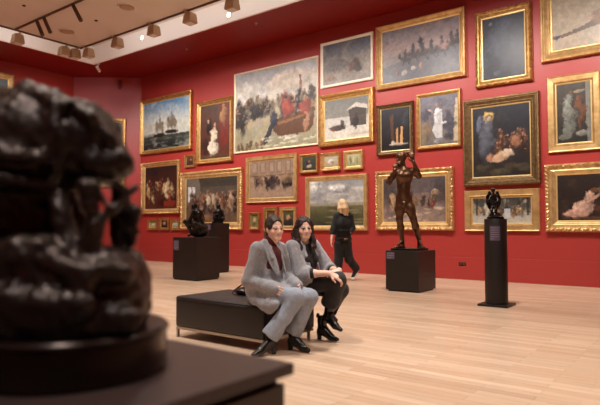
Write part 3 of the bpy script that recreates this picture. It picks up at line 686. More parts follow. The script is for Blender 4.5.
for x, y, lb in ((-12.35, .28, 'glowing round lamp in the white cove, the further one'), (-9.07, .14, 'glowing round lamp in the white cove, the nearer one')):
    t = thing('recessed_lamp', (x, LY, H+y), lb, 'lamp', 'glowing lamps in the white cove')
    Mx = Matrix.Rotation(-math.pi/2, 4, 'X')
    lathe('ring', [(.085, 0), (.085, -.012), (.065, -.016), (.06, 0)], M['white'], t, 28, M=Mx)
    lathe('lens', [(.058, 0), (.058, -.006), (.001, -.007)], M['glow'], t, 28, M=Mx)
for x, y, lb in ((-11.45, 9.97, 'small pale sprinkler in the red soffit, left one above the sailing ships'), (-8.66, 9.68, 'small pale sprinkler in the red soffit, right one above the rowing boat')):
    t = thing('sprinkler', (x, y, H), lb, 'sprinkler', 'sprinklers in the red soffit')
    lathe('rosette', [(.035, 0), (.035, -.006), (.012, -.012)], M['lamp'], t, 16); lathe('nozzle', [(.01, -.01), (.01, -.035), (.02, -.037), (.02, -.042)], M['steel'], t, 12)
t = thing('security_camera', (-14.60, 9.29, H), 'small white security camera hanging from the soffit corner', 'camera')
lathe('mount', [(.05, 0), (.05, -.02), (.016, -.03), (.016, -.12)], M['white'], t, 16)
Mx = Matrix.Translation((0, 0, -.15)) @ Matrix.Rotation(.9, 4, 'X') @ Matrix.Rotation(.35, 4, 'Y')
lathe('housing', [(.03, .09), (.042, .08), (.042, -.1), (.035, -.11)], M['white'], t, 18, M=Mx)
P_ = Vector((XL, CHY, 0))+cd*1.482
t = thing('wall_oval', (P_.x, P_.y, 5.70), 'raised dark red oval high on the angled corner wall', 'sensor'); t.rotation_euler.z = math.atan2(cd.y, cd.x)  # flattened dark red ellipsoid set half into the corner wall
o = link('oval_body', Clay().ell((0, 0, 0), (.075, .05, .17), k=.001).build('x', .012, None).data.copy(), mat('dark_red_oval', (120, 34, 40), .5), t, smooth=True)
bpy.data.objects.remove(bpy.data.objects['x'])
t = thing('wall_outlet', (-4.20, D-.016, .315), 'small black socket plate on the red skirting near the standing nude statue', 'outlet')
box('plate', -.075, .075, -.008, 0, -.035, .035, M['black'], t, .003, 1)
for s_ in (-.035, .035): box('socket', s_-.02, s_+.02, -.012, -.006, -.018, .018, M['rail'], t, .002, 1)

# ------------------------------------------------------------------ plinths, bench and bronzes
def label_plate(parent, x0, x1, z0, z1, y, rows=5, ax='y'):
    o = box('label', x0, x1, y-.004, y, z0, z1, M['label'], parent, .001, 1)
    bm = bmesh.new(); hh = (z1-z0)
    for i in range(rows):
        zz = z1-hh*(.14+.72*i/max(1, rows-1)); wv = (x1-x0)*(.8 if i != rows-1 else .5)
        add_box(bm, x0+(x1-x0)*.1, x0+(x1-x0)*.1+wv, y-.0048, y-.004, zz-.0035, zz+.0035)
    link('lettering', mesh(bm), M['labeltext'], o)
    o['label'] = 'slate coloured label with pale print'
    return o
# plinth under the standing nude
t = thing('plinth', (-4.20, 8.66, 0), 'square dark brown plinth carrying the standing nude statue', 'plinth')
box('body', -.30, .30, -.34, .34, .025, .68, M['plinth'], t, .006)
box('kick', -.28, .275, -.285, .285, 0, .025, M['black'], t)
label_plate(t, -.28, -.13, .54, .65, -.34, 3)
# tall column
t = thing('plinth', (-2.455, 7.70, 0), 'tall dark cylindrical plinth on a thin square foot, at the right', 'plinth')
box('foot', -.2, .2, -.2, .2, 0, .03, M['plinth'], t, .004)
lathe('column', [(.145, .03), (.15, .036), (.15, 1.178), (.146, 1.185)], M['plinth'], t, 56)
bm = bmesh.new(); txt = bmesh.new()
for i in range(8):      # curved label hugging the column on the side facing the room
    for (bb, r, z0, z1) in ((bm, .152, .89, 1.09),):
        a0, a1 = [math.radians(-102+i*6.5+dd) for dd in (0, 6.5)]
        bb.faces.new([bb.verts.new((r*math.cos(a), r*math.sin(a), z)) for a, z in ((a0, z0), (a1, z0), (a1, z1), (a0, z1))])
lb = link('label', mesh(bm), M['label'], t); s_ = lb.modifiers.new('thick', 'SOLIDIFY'); s_.thickness = .003
txt.free()
for q in range(6):
    txt = bmesh.new(); z0 = 1.06-q*.03; n_ = 6 if q < 5 else 3
    vs = [[txt.verts.new((.1556*math.cos(a), .1556*math.sin(a), z)) for z in (z0, z0+.008)] for a in [math.radians(-97+i*6.5) for i in range(n_+1)]]
    for i in range(n_): txt.faces.new((vs[i][0], vs[i+1][0], vs[i+1][1], vs[i][1]))
    link('lettering', mesh(txt), M['labeltext'], lb)
# plinths at the left
t = thing('plinth', (-8.595, 7.79, 0), 'wide low dark plinth carrying the seated bronze, left of the bench', 'plinth')
box('body', -.355, .355, -.32, .32, .03, .865, M['plinth'], t, .006)
box('kick', -.335, .335, -.30, .30, 0, .03, M['black'], t)
label_plate(t, -.33, -.17, .60, .80, -.32, 6)
t = thing('plinth', (-9.52, 9.29, 0), 'tall narrow dark plinth standing behind the wide low one', 'plinth')
box('body', -.2, .2, -.2, .2, .03, 1.165, M['plinth'], t, .006)
box('kick', -.185, .185, -.185, .185, 0, .03, M['black'], t)
label_plate(t, -.17, -.02, 1.0, 1.13, -.2, 4)
# foreground plinth
t = thing('display_plinth', (-1.32, .62, 0), 'brown veneered plinth in the foreground carrying the large blurred bronze', 'plinth')
box('slab', -.48, .49, -.45, .45, .722, .75, M['plinth2'], t, .003)
box('shadow_gap', -.455, .455, -.425, .425, .70, .722, M['black'], t)
box('body', -.47, .47, -.44, .44, .04, .70, M['plinth2'], t, .004)
box('kick', -.44, .44, -.41, .41, 0, .04, M['black'], t)

# bench
t = thing('bench', (-3.705, 3.985, 0), 'low dark leather upholstered bench on thin steel legs with two women on it', 'bench')
bw, bd = .575, .375
cush = box('cushion', -bw, bw, -bd, bd, .105, .40, M['leather'], t, .022, 4)
for p in cush.data.polygons: p.use_smooth = True
cush.data.set_sharp_from_angle(angle=math.radians(40))
bm = bmesh.new()
for y in (-bd, bd): add_box(bm, -bw+.012, bw-.012, y-.001 if y < 0 else y-.003, y+.003 if y < 0 else y+.001, .378, .382)
pp = tube('piping', [(-bw+.01, -bd-.001, .372), (bw-.01, -bd-.001, .372)], .0035, M['leather'], cush, 8)
rail = bmesh.new()
for a in ((-bw+.01, bw-.01, -bd+.005, -bd+.03), (-bw+.01, bw-.01, bd-.03, bd-.005), (-bw+.01, -bw+.035, -bd+.03, bd-.03), (bw-.035, bw-.01, -bd+.03, bd-.03)):
    add_box(rail, a[0], a[1], a[2], a[3], .08, .105)
link('rail', mesh(rail), M['steel'], t); bm.free()
for sx in (-1, 1):
    for sy in (-1, 1):
        box('leg', sx*(bw-.023)-.012, sx*(bw-.023)+.012, sy*(bd-(.018 if sy < 0 else .07))-.012, sy*(bd-(.018 if sy < 0 else .07))+.012, 0, .08 if True else .1, M['steel'], t, .002, 1)
# bag on the bench
b0 = Vector((-3.86, 4.10, .40))
t = thing('handbag', b0, 'slouched black leather handbag lying on the bench behind the women', 'bag')
cl = Clay().ell(b0+Vector((.08, 0, .035)), (.15, .1, .04), k=.02).ell(b0+Vector((.14, .02, .07)), (.08, .07, .045), k=.03).cap(b0+Vector((-.02, -.02, .02)), b0+Vector((.16, -.03, .085)), .016, .022, k=.02)
cl.build('body', .008, M['boot'], t, noise=lambda P: fbm(P, 40, 3)*.004, offset=b0, floor=.401)
tube('strap', [(-.06, -.06, .012), (-.1, .0, .03), (-.03, .05, .09), (.06, .05, .11), (.12, .03, .11)], .007, M['boot'], t)

# standing nude
def pt(q, z): return np.array(sight(q[0], q[1], z))
ZS = 9.40
b0 = Vector((-4.20, 8.62, .68))
t = thing('statue', b0, 'life-size brown bronze of a standing nude youth with both arms raised', 'statue')
box('base', -.235, .235, -.235, .235, 0, .035, M['bronze3'], t, .006)
P = lambda x, y, dz=0: pt((x, y), ZS+dz)
c = Clay()
c.ell(P(400.8, 158), (.078, .092, .098), k=.02).cap(P(399.3, 163, -.05), P(399.5, 163.5, -.03), .045, .05, k=.025)      # skull, jaw
c.cap(P(397.8, 159, -.09), P(397.2, 160.6, -.105), .012, .016, k=.01).cap(P(396.5, 163, -.07), P(399, 163.6, -.09), .012, .012, k=.008)
c.cap(P(402, 163), P(403.6, 169.5), .052, .058, k=.03)
c.cap(P(397.5, 171.5), P(411, 171), .055, .06, k=.05)                # shoulders
R3 = np.array([[RGT.x, RGT.y, 0], [FWD.x, FWD.y, 0], [0, 0, 1]])
R3 = np.array([np.array(RGT), np.array((FWD.x, FWD.y, 0)), np.array((0, 0, 1.))])
c.ell(P(404.2, 177), (.15, .105, .15), R3, k=.06).ell(P(400.6, 175.6, -.07), (.07, .04, .055), R3, k=.03).ell(P(407.8, 175.4, -.07), (.07, .04, .055), R3, k=.03)
c.ell(P(403.8, 187), (.118, .09, .14), R3, k=.05).ell(P(403.9, 197), (.14, .1, .11), R3, k=.05)
c.ell(P(403.8, 190, -.085), (.05, .025, .1), R3, k=.03)
c.cap(P(404.3, 203, -.09), P(404.3, 205, -.10), .022, .026, k=.012)
def limb(c, a, b, r0, rm, r1, k=.03):
    a, b = np.array(a), np.array(b); m_ = a*.62+b*.38
    c.cap(a, m_, r0, rm, k).cap(m_, b, rm, r1, k)
limb(c, P(396, 171.5), P(388.6, 182.5, -.12), .056, .052, .042); limb(c, P(388.6, 182.5, -.10), P(394.8, 170.2, -.17), .043, .042, .027)
limb(c, P(412.6, 171), P(419.0, 176.2, -.04), .056, .052, .042); limb(c, P(419.0, 176.2, -.04), P(413.6, 162, -.08), .043, .042, .027)
def fingers(c, w_, d, nrm, r=.0085, L=.16, curl=.5, thumb=1, k=.006, spread=.16):
    w_, d, nrm = [np.array(v, float) for v in (w_, d, nrm)]
    d /= np.linalg.norm(d); nrm -= d*(nrm @ d); nrm /= np.linalg.norm(nrm); s_ = np.cross(d, nrm)
    for off in (-.026, -.009, .009, .026):
        c.cap(w_+s_*off*.6, w_+d*L*.48+s_*off, .013, .0125, k=.012)
    for off, ln in ((-.029, .36), (-.010, .43), (.010, .46), (.029, .41)):
        p = w_+d*L*.48+s_*off; a = curl*.35; sd = s_*off*spread*6
        for seg, q in enumerate((.45, .32, .25)):
            v = d*math.cos(a)-nrm*math.sin(a)+sd; v /= np.linalg.norm(v)
            p2 = p+v*ln*L*q*1.35; c.cap(p, p2, r*(1.05-.1*seg), r*(.97-.1*seg), k=k*.6); p = p2; a += curl
    p = w_+d*L*.12+s_*.022*thumb
    v = d*.75+s_*.75*thumb-nrm*.25; v /= np.linalg.norm(v); p2 = p+v*L*.27; c.cap(p, p2, r*1.5, r*1.15, k=k*1.5)
    v = d*.95+s_*.2*thumb-nrm*.35; v /= np.linalg.norm(v); c.cap(p2, p2+v*L*.2, r*1.1, r*.95, k=k)
R_, F_ = np.array(RGT), np.array(FWD)
fingers(c, P(394.8, 170.2, -.17), (.12*R_+np.array((0, 0, 1.)))*1., -F_, r=.0115, L=.14, curl=1.5, thumb=1, k=.01)
fingers(c, P(413.6, 162, -.08), (-.25*R_+np.array((0, 0, 1.))), -F_, r=.0115, L=.18, curl=.35, thumb=-1, k=.01)
limb(c, P(400.4, 203, .0), P(399.6, 219.5, -.03), .088, .084, .056, .045); limb(c, P(399.6, 219.5, -.03), P(402.4, 240.5, .05), .056, .058, .034)
limb(c, P(408.0, 203, .0), P(413.6, 219.5, -.08), .088, .084, .056, .045); limb(c, P(413.6, 219.5, -.08), P(419.2, 240.5, .03), .056, .058, .034)
def foot(c, a, toe, r=.032, k=.02, heel=.05):
    a, toe = np.array(a, float), np.array(toe, float); d = toe-a; d[2] = 0; d /= np.linalg.norm(d)
    h_ = a-d*heel*.6; h_[2] = toe[2]+.008; s_ = np.cross(d, (0, 0, 1))
    c.cap(a, h_, r, r*.85, k); c.cap(a, a*.45+toe*.55, r*.95, r*.7, k); c.cap(h_, toe-d*.03, r*.8, r*.7, k)
    for q, off in enumerate((-.03, -.014, 0, .014, .028)): c.cap(toe-d*.05+s_*off, toe+s_*off+d*(.012-abs(off)*.3), .0115, .010, k=.006)
z0 = .68+.035
def onbase(px, py, dz, z): p = P(px, py, dz); p[2] = z; return p
foot(c, P(402.2, 241.2, .05), onbase(395.0, 246, -.06, z0+.014)); foot(c, P(419.2, 241.2, .03), onbase(423.2, 246, -.16, z0+.014))
fig = c.build('figure', .009, M['bronze2'], t, noise=lambda P_: fbm(P_, 26, 4)*.002, offset=b0, floor=z0-.001)
hc = Clay()
hc.ell(P(401.6, 156.4, .01), (.09, .1, .088), k=.02).ell(P(398.6, 162, -.07), (.085, .055, .08), k=.02, sub=True)
hc.build('hair', .009, M['bronze2'], t, noise=lambda P_: fbm(P_, 70, 9)*.005, offset=b0)

# winged bronze on the tall column
b0 = Vector((-2.455, 7.70, 1.185)); ZB = 7.60
t = thing('statuette', b0, 'small dark winged bronze figure on a stepped round base, on the tall column', 'statue')
lathe('base', [(.115, 0), (.115, .028), (.105, .034), (.092, .04), (.085, .06), (.07, .085), (.05, .095)], M['bronze3'], t, 40)
Q = lambda x, y, dz=0: pt((x, y), ZB+dz)
c = Clay()
c.ell(Q(493.2, 190.4), (.028, .03, .034), k=.01).cap(Q(493.3, 192), Q(493.4, 195.5), .016, .02, k=.012).ell(Q(493.4, 198.5), (.05, .038, .06), R3, k=.02).ell(Q(493.6, 204), (.04, .034, .045), R3, k=.02)
c.cap(Q(490.8, 196.3), Q(488.9, 200.5, -.04), .018, .014, k=.012).cap(Q(488.9, 200.5, -.04), Q(492.0, 203.5, -.07), .014, .010, k=.01)
c.cap(Q(496.2, 196.3), Q(498.3, 200.5, -.04), .018, .014, k=.012).cap(Q(498.3, 200.5, -.04), Q(494.8, 203.0, -.07), .014, .010, k=.01)
c.cap(Q(492.4, 205.5), Q(491.6, 210.5, -.05), .028, .02, k=.015).cap(Q(491.6, 210.5, -.05), Q(492.8, 216.0, .01), .02, .013, k=.012)
c.cap(Q(494.8, 205.5), Q(496.0, 210.0, -.06), .028, .02, k=.015).cap(Q(496.0, 210.0, -.06), Q(495.0, 216.0, .0), .02, .013, k=.012)
c.ell(Q(493.6, 214.5, .02), (.05, .05, .04), k=.03)
c.build('figure', .005, M['bronze3'], t, noise=lambda P_: fbm(P_, 60, 4)*.0025, offset=b0, floor=1.185+.07)
for sg in (-1, 1):
    c = Clay()
    c.chain([Q(493.4+sg*1.4, 196, .03), Q(493.4+sg*4.0, 192.3, .05), Q(493.4+sg*6.2, 197.5, .06), Q(493.4+sg*6.0, 204, .06), Q(493.4+sg*3.2, 211, .05)], [.014, .016, .018, .016, .007], k=.012)
    for q in range(5): c.cap(Q(493.4+sg*(2.6+q*.7), 195+q*.9, .05), Q(493.4+sg*(2.0+q*.75), 206.5+(q % 3)*1.4, .06), .014, .008, k=.006)
    c.build('wing', .005, M['bronze3'], t, noise=lambda P_: fbm(P_, 80, 5)*.003, offset=b0)

# seated bronze on the wide plinth
b0 = Vector((-8.60, 7.80, .865)); ZC = 11.44
t = thing('statue', b0, 'black bronze of a nude figure seated on a rock with one knee thrust out', 'statue')
Q = lambda x, y, dz=0: pt((x, y), ZC+dz)
c = Clay()
c.ell(Q(199, 232.5), (.2, .16, .1), R3, k=.04).ell(Q(202.5, 228.5, .04), (.12, .12, .12), R3, k=.04)
c.ell(Q(194.6, 206.3), (.062, .07, .075), k=.02).cap(Q(193.2, 208.8, -.04), Q(193.8, 209, -.02), .03, .035, k=.02).cap(Q(195.5, 209), Q(197, 212.5), .04, .045, k=.02)
c.cap(Q(197.6, 214), Q(199.5, 226), .105, .11, k=.05).cap(Q(193.6, 213.6), Q(201.4, 213.2), .05, .05, k=.04)
c.cap(Q(193.4, 214, -.05), Q(190.0, 220.5, -.16), .044, .034, k=.02).cap(Q(190.0, 220.5, -.16), Q(193.0, 211.5, -.15), .034, .026, k=.02).ell(Q(193.0, 210.8, -.13), (.035, .035, .035), k=.02)
c.cap(Q(202.0, 213.4, .05), Q(203.2, 221, .05), .044, .036, k=.02).cap(Q(203.2, 221, .05), Q(197.5, 225.5, -.1), .036, .026, k=.02)
c.cap(Q(197.6, 227, -.04), Q(185.8, 221.6, -.1), .075, .052, k=.03).cap(Q(185.8, 221.6, -.1), Q(191.4, 232.5, -.08), .052, .034, k=.02).cap(Q(191.4, 233.4, -.08), Q(188.6, 235.5, -.12), .03, .022, k=.015)
c.cap(Q(200.5, 227.5, -.08), Q(194.4, 224.0, -.25), .075, .052, k=.03).cap(Q(194.4, 224.0, -.25), Q(198.5, 234.5, -.2), .05, .034, k=.02)
c.build('figure', .010, M['bronze3'], t, noise=lambda P_: fbm(P_, 30, 6)*.006, offset=b0, floor=.866)
# small group on the narrow plinth
b0 = Vector((-9.52, 9.29, 1.165)); ZD = 13.2
t = thing('statuette', b0, 'small black bronze of a huddled figure on the tall narrow plinth', 'statue')
lathe('base', [(.14, 0), (.14, .03), (.12, .045)], M['bronze3'], t, 32)
Q = lambda x, y, dz=0: pt((x, y), ZD+dz)
c = Clay()
c.ell(Q(218.6, 206.2), (.05, .055, .062), k=.02).cap(Q(218.2, 208.8), Q(218.6, 212), .04, .06, k=.03).cap(Q(215.0, 211.8), Q(222, 211.6), .038, .04, k=.03)
c.cap(Q(218.6, 213), Q(219.0, 219.5), .1, .11, k=.04).cap(Q(214.8, 212), Q(213.6, 216.5, -.06), .036, .03, k=.02).cap(Q(213.6, 216.5, -.06), Q(218, 214.5, -.13), .03, .022, k=.02)
c.cap(Q(222.0, 212), Q(223.6, 216.5, -.06), .036, .03, k=.02).cap(Q(223.6, 216.5, -.06), Q(220, 209.5, -.1), .03, .022, k=.02)
c.cap(Q(217, 220), Q(214.2, 218.2, -.16), .055, .04, k=.02).cap(Q(214.2, 218.2, -.16), Q(216, 222.5, -.12), .04, .03, k=.02).cap(Q(220.5, 220), Q(223.4, 218.6, -.14), .055, .04, k=.02).cap(Q(223.4, 218.6, -.14), Q(221, 222.5, -.1), .04, .03, k=.02)
c.build('figure', .009, M['bronze3'], t, noise=lambda P_: fbm(P_, 40, 8)*.005, offset=b0, floor=1.165+.03)

# the large bronze in the foreground
ZF = 1.29
ctr = Vector(sight(72, 300, ZF)); b0 = Vector((ctr.x, ctr.y, .75))
t = thing('sculpture', b0, 'large blurred dark bronze of a huddled figure on a round base, left foreground', 'statue')
lathe('turntable', [(.214, 0), (.219, .006), (.217, .084), (.222, .089), (.222, .095), (.216, .101), (.19, .103)], M['bronze4'], t, 80)
U = ZF/FPX
Q = lambda x, y, dz=0: pt((x, y), ZF+dz)
def E(x, y, rx, ry, rz, dz=0, k=.02, rot=0, sub=False):
    ca, sa = math.cos(rot), math.sin(rot)
    up = np.array((0, 0, 1.)); f2 = np.array((FWD.x, FWD.y, 0)); f2 /= np.linalg.norm(f2)
    c.ell(Q(x, y, dz), (rx*U, rz, ry*U), np.array([R_*ca-up*sa, f2, R_*sa+up*ca]), k=k, sub=sub)
c = Clay()
E(60, 306, 84, 46, .17, -.03, .03); E(4, 272, 60, 34, .13, -.05, .025, .05); E(62, 270, 44, 28, .12, -.06, .02, .22); E(122, 292, 27, 44, .11, -.03, .02); E(108, 268, 25, 19, .07, -.10, .015, .2)
c.cap(Q(-15, 256, -.15), Q(36, 250, -.15), 13*U, 15*U, k=.02); c.cap(Q(40, 252, -.15), Q(86, 276, -.16), 13*U, 12*U, k=.012); c.cap(Q(88, 262, -.13), Q(122, 272, -.12), 11*U, 12*U, k=.012)
c.cap(Q(-30, 296, -.17), Q(80, 306, -.17), 12*U, 15*U, k=.02); c.cap(Q(60, 330, -.15), Q(128, 318, -.12), 12*U, 12*U, k=.02)
E(36, 222, 58, 46, .11, .06, .03)
E(30, 144, 70, 58, .15, .02, .03, -.12); E(-24, 196, 50, 60, .13, .02, .03)
E(76, 144, 43, 44, .12, .0, .012, .45); E(104, 166, 24, 20, .09, -.02, .02); E(124, 158, 8, 16, .035, -.04, .012, -.35); E(102, 140, 18, 18, .08, -.02, .02)
c.cap(Q(68, 106, -.09), Q(92, 118, -.10), 8*U, 7*U, k=.012); c.cap(Q(96, 122, -.09), Q(110, 142, -.07), 6*U, 7*U, k=.012); c.cap(Q(26, 92, -.04), Q(56, 104, -.08), 10*U, 8*U, k=.014); c.cap(Q(66, 124, -.1), Q(58, 172, -.11), 6*U, 5*U, k=.014)
c.cap(Q(-20, 150, -.12), Q(40, 158, -.13), 9*U, 9*U, k=.02); c.cap(Q(-10, 176, -.11), Q(50, 182, -.10), 9*U, 9*U, k=.02)
E(100, 200, 30, 20, .13, -.10, .012, 0, True); E(28, 210, 44, 16, .09, -.14, .02, .05, True); E(63, 114, 3.5, 13, .05, -.11, .008, .5, True); E(20, 168, 30, 5, .04, -.15, .012, .1, True)
c.cap(Q(121, 192, .06), Q(123, 285, .06), 10*U, 12*U, k=.02)
c.cap(Q(86, 190, -.13), Q(97, 224, -.13), 7*U, 5.5*U, k=.006); c.cap(Q(97, 224, -.13), Q(137, 187, -.11), 5.5*U, 3.6*U, k=.006); E(84, 187, 9, 8, .022, -.13, .008); c.cap(Q(94, 186, -.125), Q(108, 206, -.125), 4*U, 3.4*U, k=.005)
c.cap(Q(97, 224, -.13), Q(84, 262, -.12), 7*U, 9*U, k=.012); c.cap(Q(60, 196, -.10), Q(70, 250, -.12), 8*U, 9*U, k=.012)
for i in range(4): c.cap(Q(124, 214+i*9.5, -.02), Q(134, 213+i*9.5, -.04), 5.6*U, 5.0*U, k=.004)
c.build('figure', .0055, M['bronze'], t, noise=lambda P_: fbm(P_, 38, 11)*.005+fbm(P_, 110, 12)*.0025, offset=b0, floor=.75+.099)

# ------------------------------------------------------------------ people
def V3(*a): return np.array(a, float)
class Head:
    def __init__(s, c, f, up=(0, 0, 1), sc=1.):
        s.c = np.array(c, float); s.f = np.array(f, float); s.f /= np.linalg.norm(s.f)
        u = np.array(up, float); u -= s.f*(u @ s.f); s.u = u/np.linalg.norm(u); s.s = np.cross(s.u, s.f); s.k = sc   # s: the person's left
        s.R = np.array([s.s, s.f, s.u])
    def p(s, a, b, c_): return s.c+(s.s*a+s.f*b+s.u*c_)*s.k
    def ell(s, cl, a, b, c_, r, k=.012, sub=False): cl.ell(s.p(a, b, c_), np.array(r)*s.k, s.R, k=k, sub=sub)
    def cap(s, cl, a, b, r0, r1, k=.012): cl.cap(s.p(*a), s.p(*b), r0*s.k, r1*s.k, k)
    def sculpt(s, cl):
        s.ell(cl, 0, -.012, .03, (.073, .092, .088), .02); s.ell(cl, 0, .028, -.035, (.057, .060, .070), .03)
        s.cap(cl, (-.012, .068, -.088), (.012, .068, -.088), .019, .019, .02)
        s.cap(cl, (-.045, .01, -.06), (-.02, .055, -.082), .018, .016, .02); s.cap(cl, (.045, .01, -.06), (.02, .055, -.082), .018, .016, .02)
        s.cap(cl, (0, .084, .012), (0, .105, -.028), .007, .011, .008); s.cap(cl, (-.01, .094, -.033), (.01, .094, -.033), .008, .008, .005)
        for g in (-1, 1):
            s.ell(cl, g*.031, .094, .000, (.017, .014, .011), .008, True); s.ell(cl, g*.031, .073, 0, (.0135, .0135, .0135), .003)
            s.cap(cl, (g*.014, .083, .019), (g*.046, .070, .020), .007, .006, .01); s.ell(cl, g*.040, .058, -.030, (.022, .022, .020), .015)
            s.ell(cl, g*.073, -.006, -.008, (.009, .018, .028), .005)
        s.cap(cl, (-.020, .080, -.056), (.020, .080, -.056), .0075, .0075, .006); s.cap(cl, (-.006, .088, -.057), (.006, .088, -.057), .007, .007, .006)
        s.cap(cl, (-.016, .082, -.066), (.016, .082, -.066), .0075, .0075, .006)
        s.cap(cl, (0, -.015, -.06), (0, -.03, -.12), .05, .046, .02)
    def paint(s, V, C_, brow, lip=(176, 72, 76), smile=True):
        L = (V-s.c)/s.k; a, b, u = L @ s.s, L @ s.f, L @ s.u
        def put(m_, col, al=1.): C_[m_] = C_[m_]*(1-al)+lin(col)*al
        put((np.hypot(np.abs(a)-.042, u+.034) < .022) & (b > .03), (214, 132, 116), .35)
        cz = -.060+(a/.024)**2*.006
        put((np.abs(a) < .025) & (np.abs(u-cz) < .010-.15*np.abs(a)) & (b > .06), lip)
        if smile: put((np.abs(a) < .018) & (np.abs(u-cz) < .0036) & (b > .06), (238, 228, 220))
        put((np.abs(np.abs(a)-.031) < .014) & (np.abs(u) < .0055) & (b > .06), (206, 190, 180))
        put((np.hypot(np.abs(a)-.031, u) < .008) & (b > .06), (52, 34, 26))
        put((np.abs(np.abs(a)-.031) < .018) & (np.abs(u-.0075) < .0035) & (b > .06), (44, 28, 24), .95)
        put((np.abs(np.abs(a)-.031) < .018) & (np.abs(u-.024) < .0035) & (b > .05), brow, .85)
    def cap_hair(s, cl, part=0):
        s.ell(cl, 0, -.016, .036, (.083, .100, .096), .012)
def skin_color(head, brow, base=(234, 192, 172), tights=None, **kw):
    def f(V):
        C_ = np.ones((len(V), 3))*lin(base); C_ *= (1+fbm(V, 60, 2)*.03)[:, None]
        if head: head.paint(V, C_, brow, **kw)
        if tights: C_[V[:, 2] < .47] = lin(tights)
        return C_
    return f
def folds(sc_, amp, seed):          # cloth: long soft creases
    return lambda P_: fbm(P_*np.array((1, 1, .3)), sc_*1.3, seed)*amp*.55+fbm(P_, sc_*.7, seed+50)*amp*.2

def boot3(ank, d, up, parent, base):
    """heeled ankle boot hung from the ankle joint; the heel ends .13 m below it"""
    a = np.array(ank, float); d = np.array(d, float); d /= np.linalg.norm(d); u = np.array(up, float); u -= d*(u @ d); u /= np.linalg.norm(u)
    sv = np.cross(u, d)
    p = lambda f, z: a+d*f*1.2+u*z
    c = Clay(); c.cap(p(-.005, .06), p(0, -.01), .043, .041, k=.02); c.cap(p(-.002, -.02), p(-.025, -.052), .038, .031, k=.02)
    c.cap(p(.015, -.02), p(.085, -.082), .038, .030, k=.02); c.cap(p(-.02, -.055), p(.085, -.092), .027, .031, k=.015); c.cap(p(.085, -.094), p(.145, -.106), .031, .019, k=.015)
    o = c.build('boot', .006, M['boot'], parent, offset=base, floor=.004 if abs(u[2]) > .99 else None)
    Mx = Matrix.Translation(Vector(p(-.028, -.13)-base)) @ Matrix(((d[0], sv[0], u[0], 0), (d[1], sv[1], u[1], 0), (d[2], sv[2], u[2], 0), (0, 0, 0, 1)))
    lathe('heel', [(.021, 0), (.022, .02), (.028, .062)], M['boot'], o, 14, M=Mx)
    return o

# --- ponytailed woman
b0 = V3(-3.24, 3.80, 0)
W = thing('person', b0, 'seated woman with a ponytail, grey coat, dark red top and pale trousers', 'person')
o0 = b0
pel = V3(-3.27, 3.79, .50); chest = V3(-3.24, 3.785, .76); nb = V3(-3.205, 3.785, .925); hc = V3(-3.16, 3.785, 1.06)
rs, ls = V3(-3.235, 3.635, .885), V3(-3.215, 3.935, .885)
re, le = V3(-3.285, 3.585, .61), V3(-3.20, 4.0, .62)
rw, lw = V3(-3.10, 3.61, .565), V3(-3.01, 3.87, .585)
rk, lk = V3(-2.865, 3.73, .485), V3(-2.835, 3.87, .475)
ra, la = V3(-3.045, 3.60, .13), V3(-2.995, 3.85, .13)
hd = Head(hc, (.95, -.36, -.04), (.04, -.06, 1), .93)
c = Clay(); hd.sculpt(c)
c.cap(nb, hd.p(0, -.02, -.07), .050, .047, k=.02); c.cap(rs, ls, .036, .036, k=.03); c.cap(chest+V3(0, 0, .05), chest-V3(0, 0, .05), .10, .095, k=.04); c.cap(chest, pel, .09, .11, k=.04)
for s_, e_, w_ in ((rs, re, rw), (ls, le, lw)): limb(c, s_, e_, .038, .036, .033); limb(c, e_, w_, .034, .033, .024)
fingers(c, rw, (1, .25, -.25), (.1, -1, .3), curl=.45, thumb=1); fingers(c, lw, (1, -.35, -.2), (.1, .9, .4), curl=.45, thumb=-1)
for sy, k_, a_, toe in ((-.085, rk, ra, V3(-3.03, 3.66, .03)), (.085, lk, la, V3(-2.835, 3.835, .03))):
    limb(c, pel+V3(0, sy, -.01), k_, .075, .062, .045, .03); limb(c, k_, a_, .045, .044, .030); c.cap(a_, toe-(toe-a_)*.3, .030, .012, k=.01)
c.cut((-4.29, 3.60, .0), (-3.125, 4.37, .402)); c.build('body', .005, M['skin'], W, color=skin_color(hd, (70, 44, 34), tights=(34, 28, 28)), offset=o0)
# dark red top
c = Clay(); c.cap(chest+V3(.022, 0, .06), chest+V3(.02, 0, -.06), .112, .105, k=.04).cap(chest+V3(.02, 0, -.06), pel+V3(0, 0, .03), .105, .115, k=.05).cap(nb, nb+V3(.012, 0, .045), .058, .055, k=.02)
c.cut((-4.29, 3.60, .0), (-3.125, 4.37, .402)); c.build('top', .007, M['burgundy'], W, noise=folds(40, .004, 3), offset=o0)
# trousers
c = Clay(); c.cap(pel+V3(0, -.05, .0), pel+V3(0, .05, .0), .13, .13, k=.04)
for sy, k_, a_ in ((-.085, rk, ra), (.085, lk, la)):
    c.cap(pel+V3(0, sy, 0), k_, .10, .070, k=.05); m_ = k_*.5+a_*.5; c.cap(k_, m_, .070, .068, k=.03).cap(m_, a_+V3(0, 0, .035), .068, .080, k=.02)
    ax_ = (a_-k_)/np.linalg.norm(a_-k_); c.half(a_+V3(0, 0, .015), ax_, a_-.22, a_+V3(.2, .2, .10), k=.008)
c.cut((-4.29, 3.60, .0), (-3.125, 4.37, .402)); c.build('trousers', .007, M['trou1'], W, noise=folds(26, .011, 5), offset=o0, floor=.10)
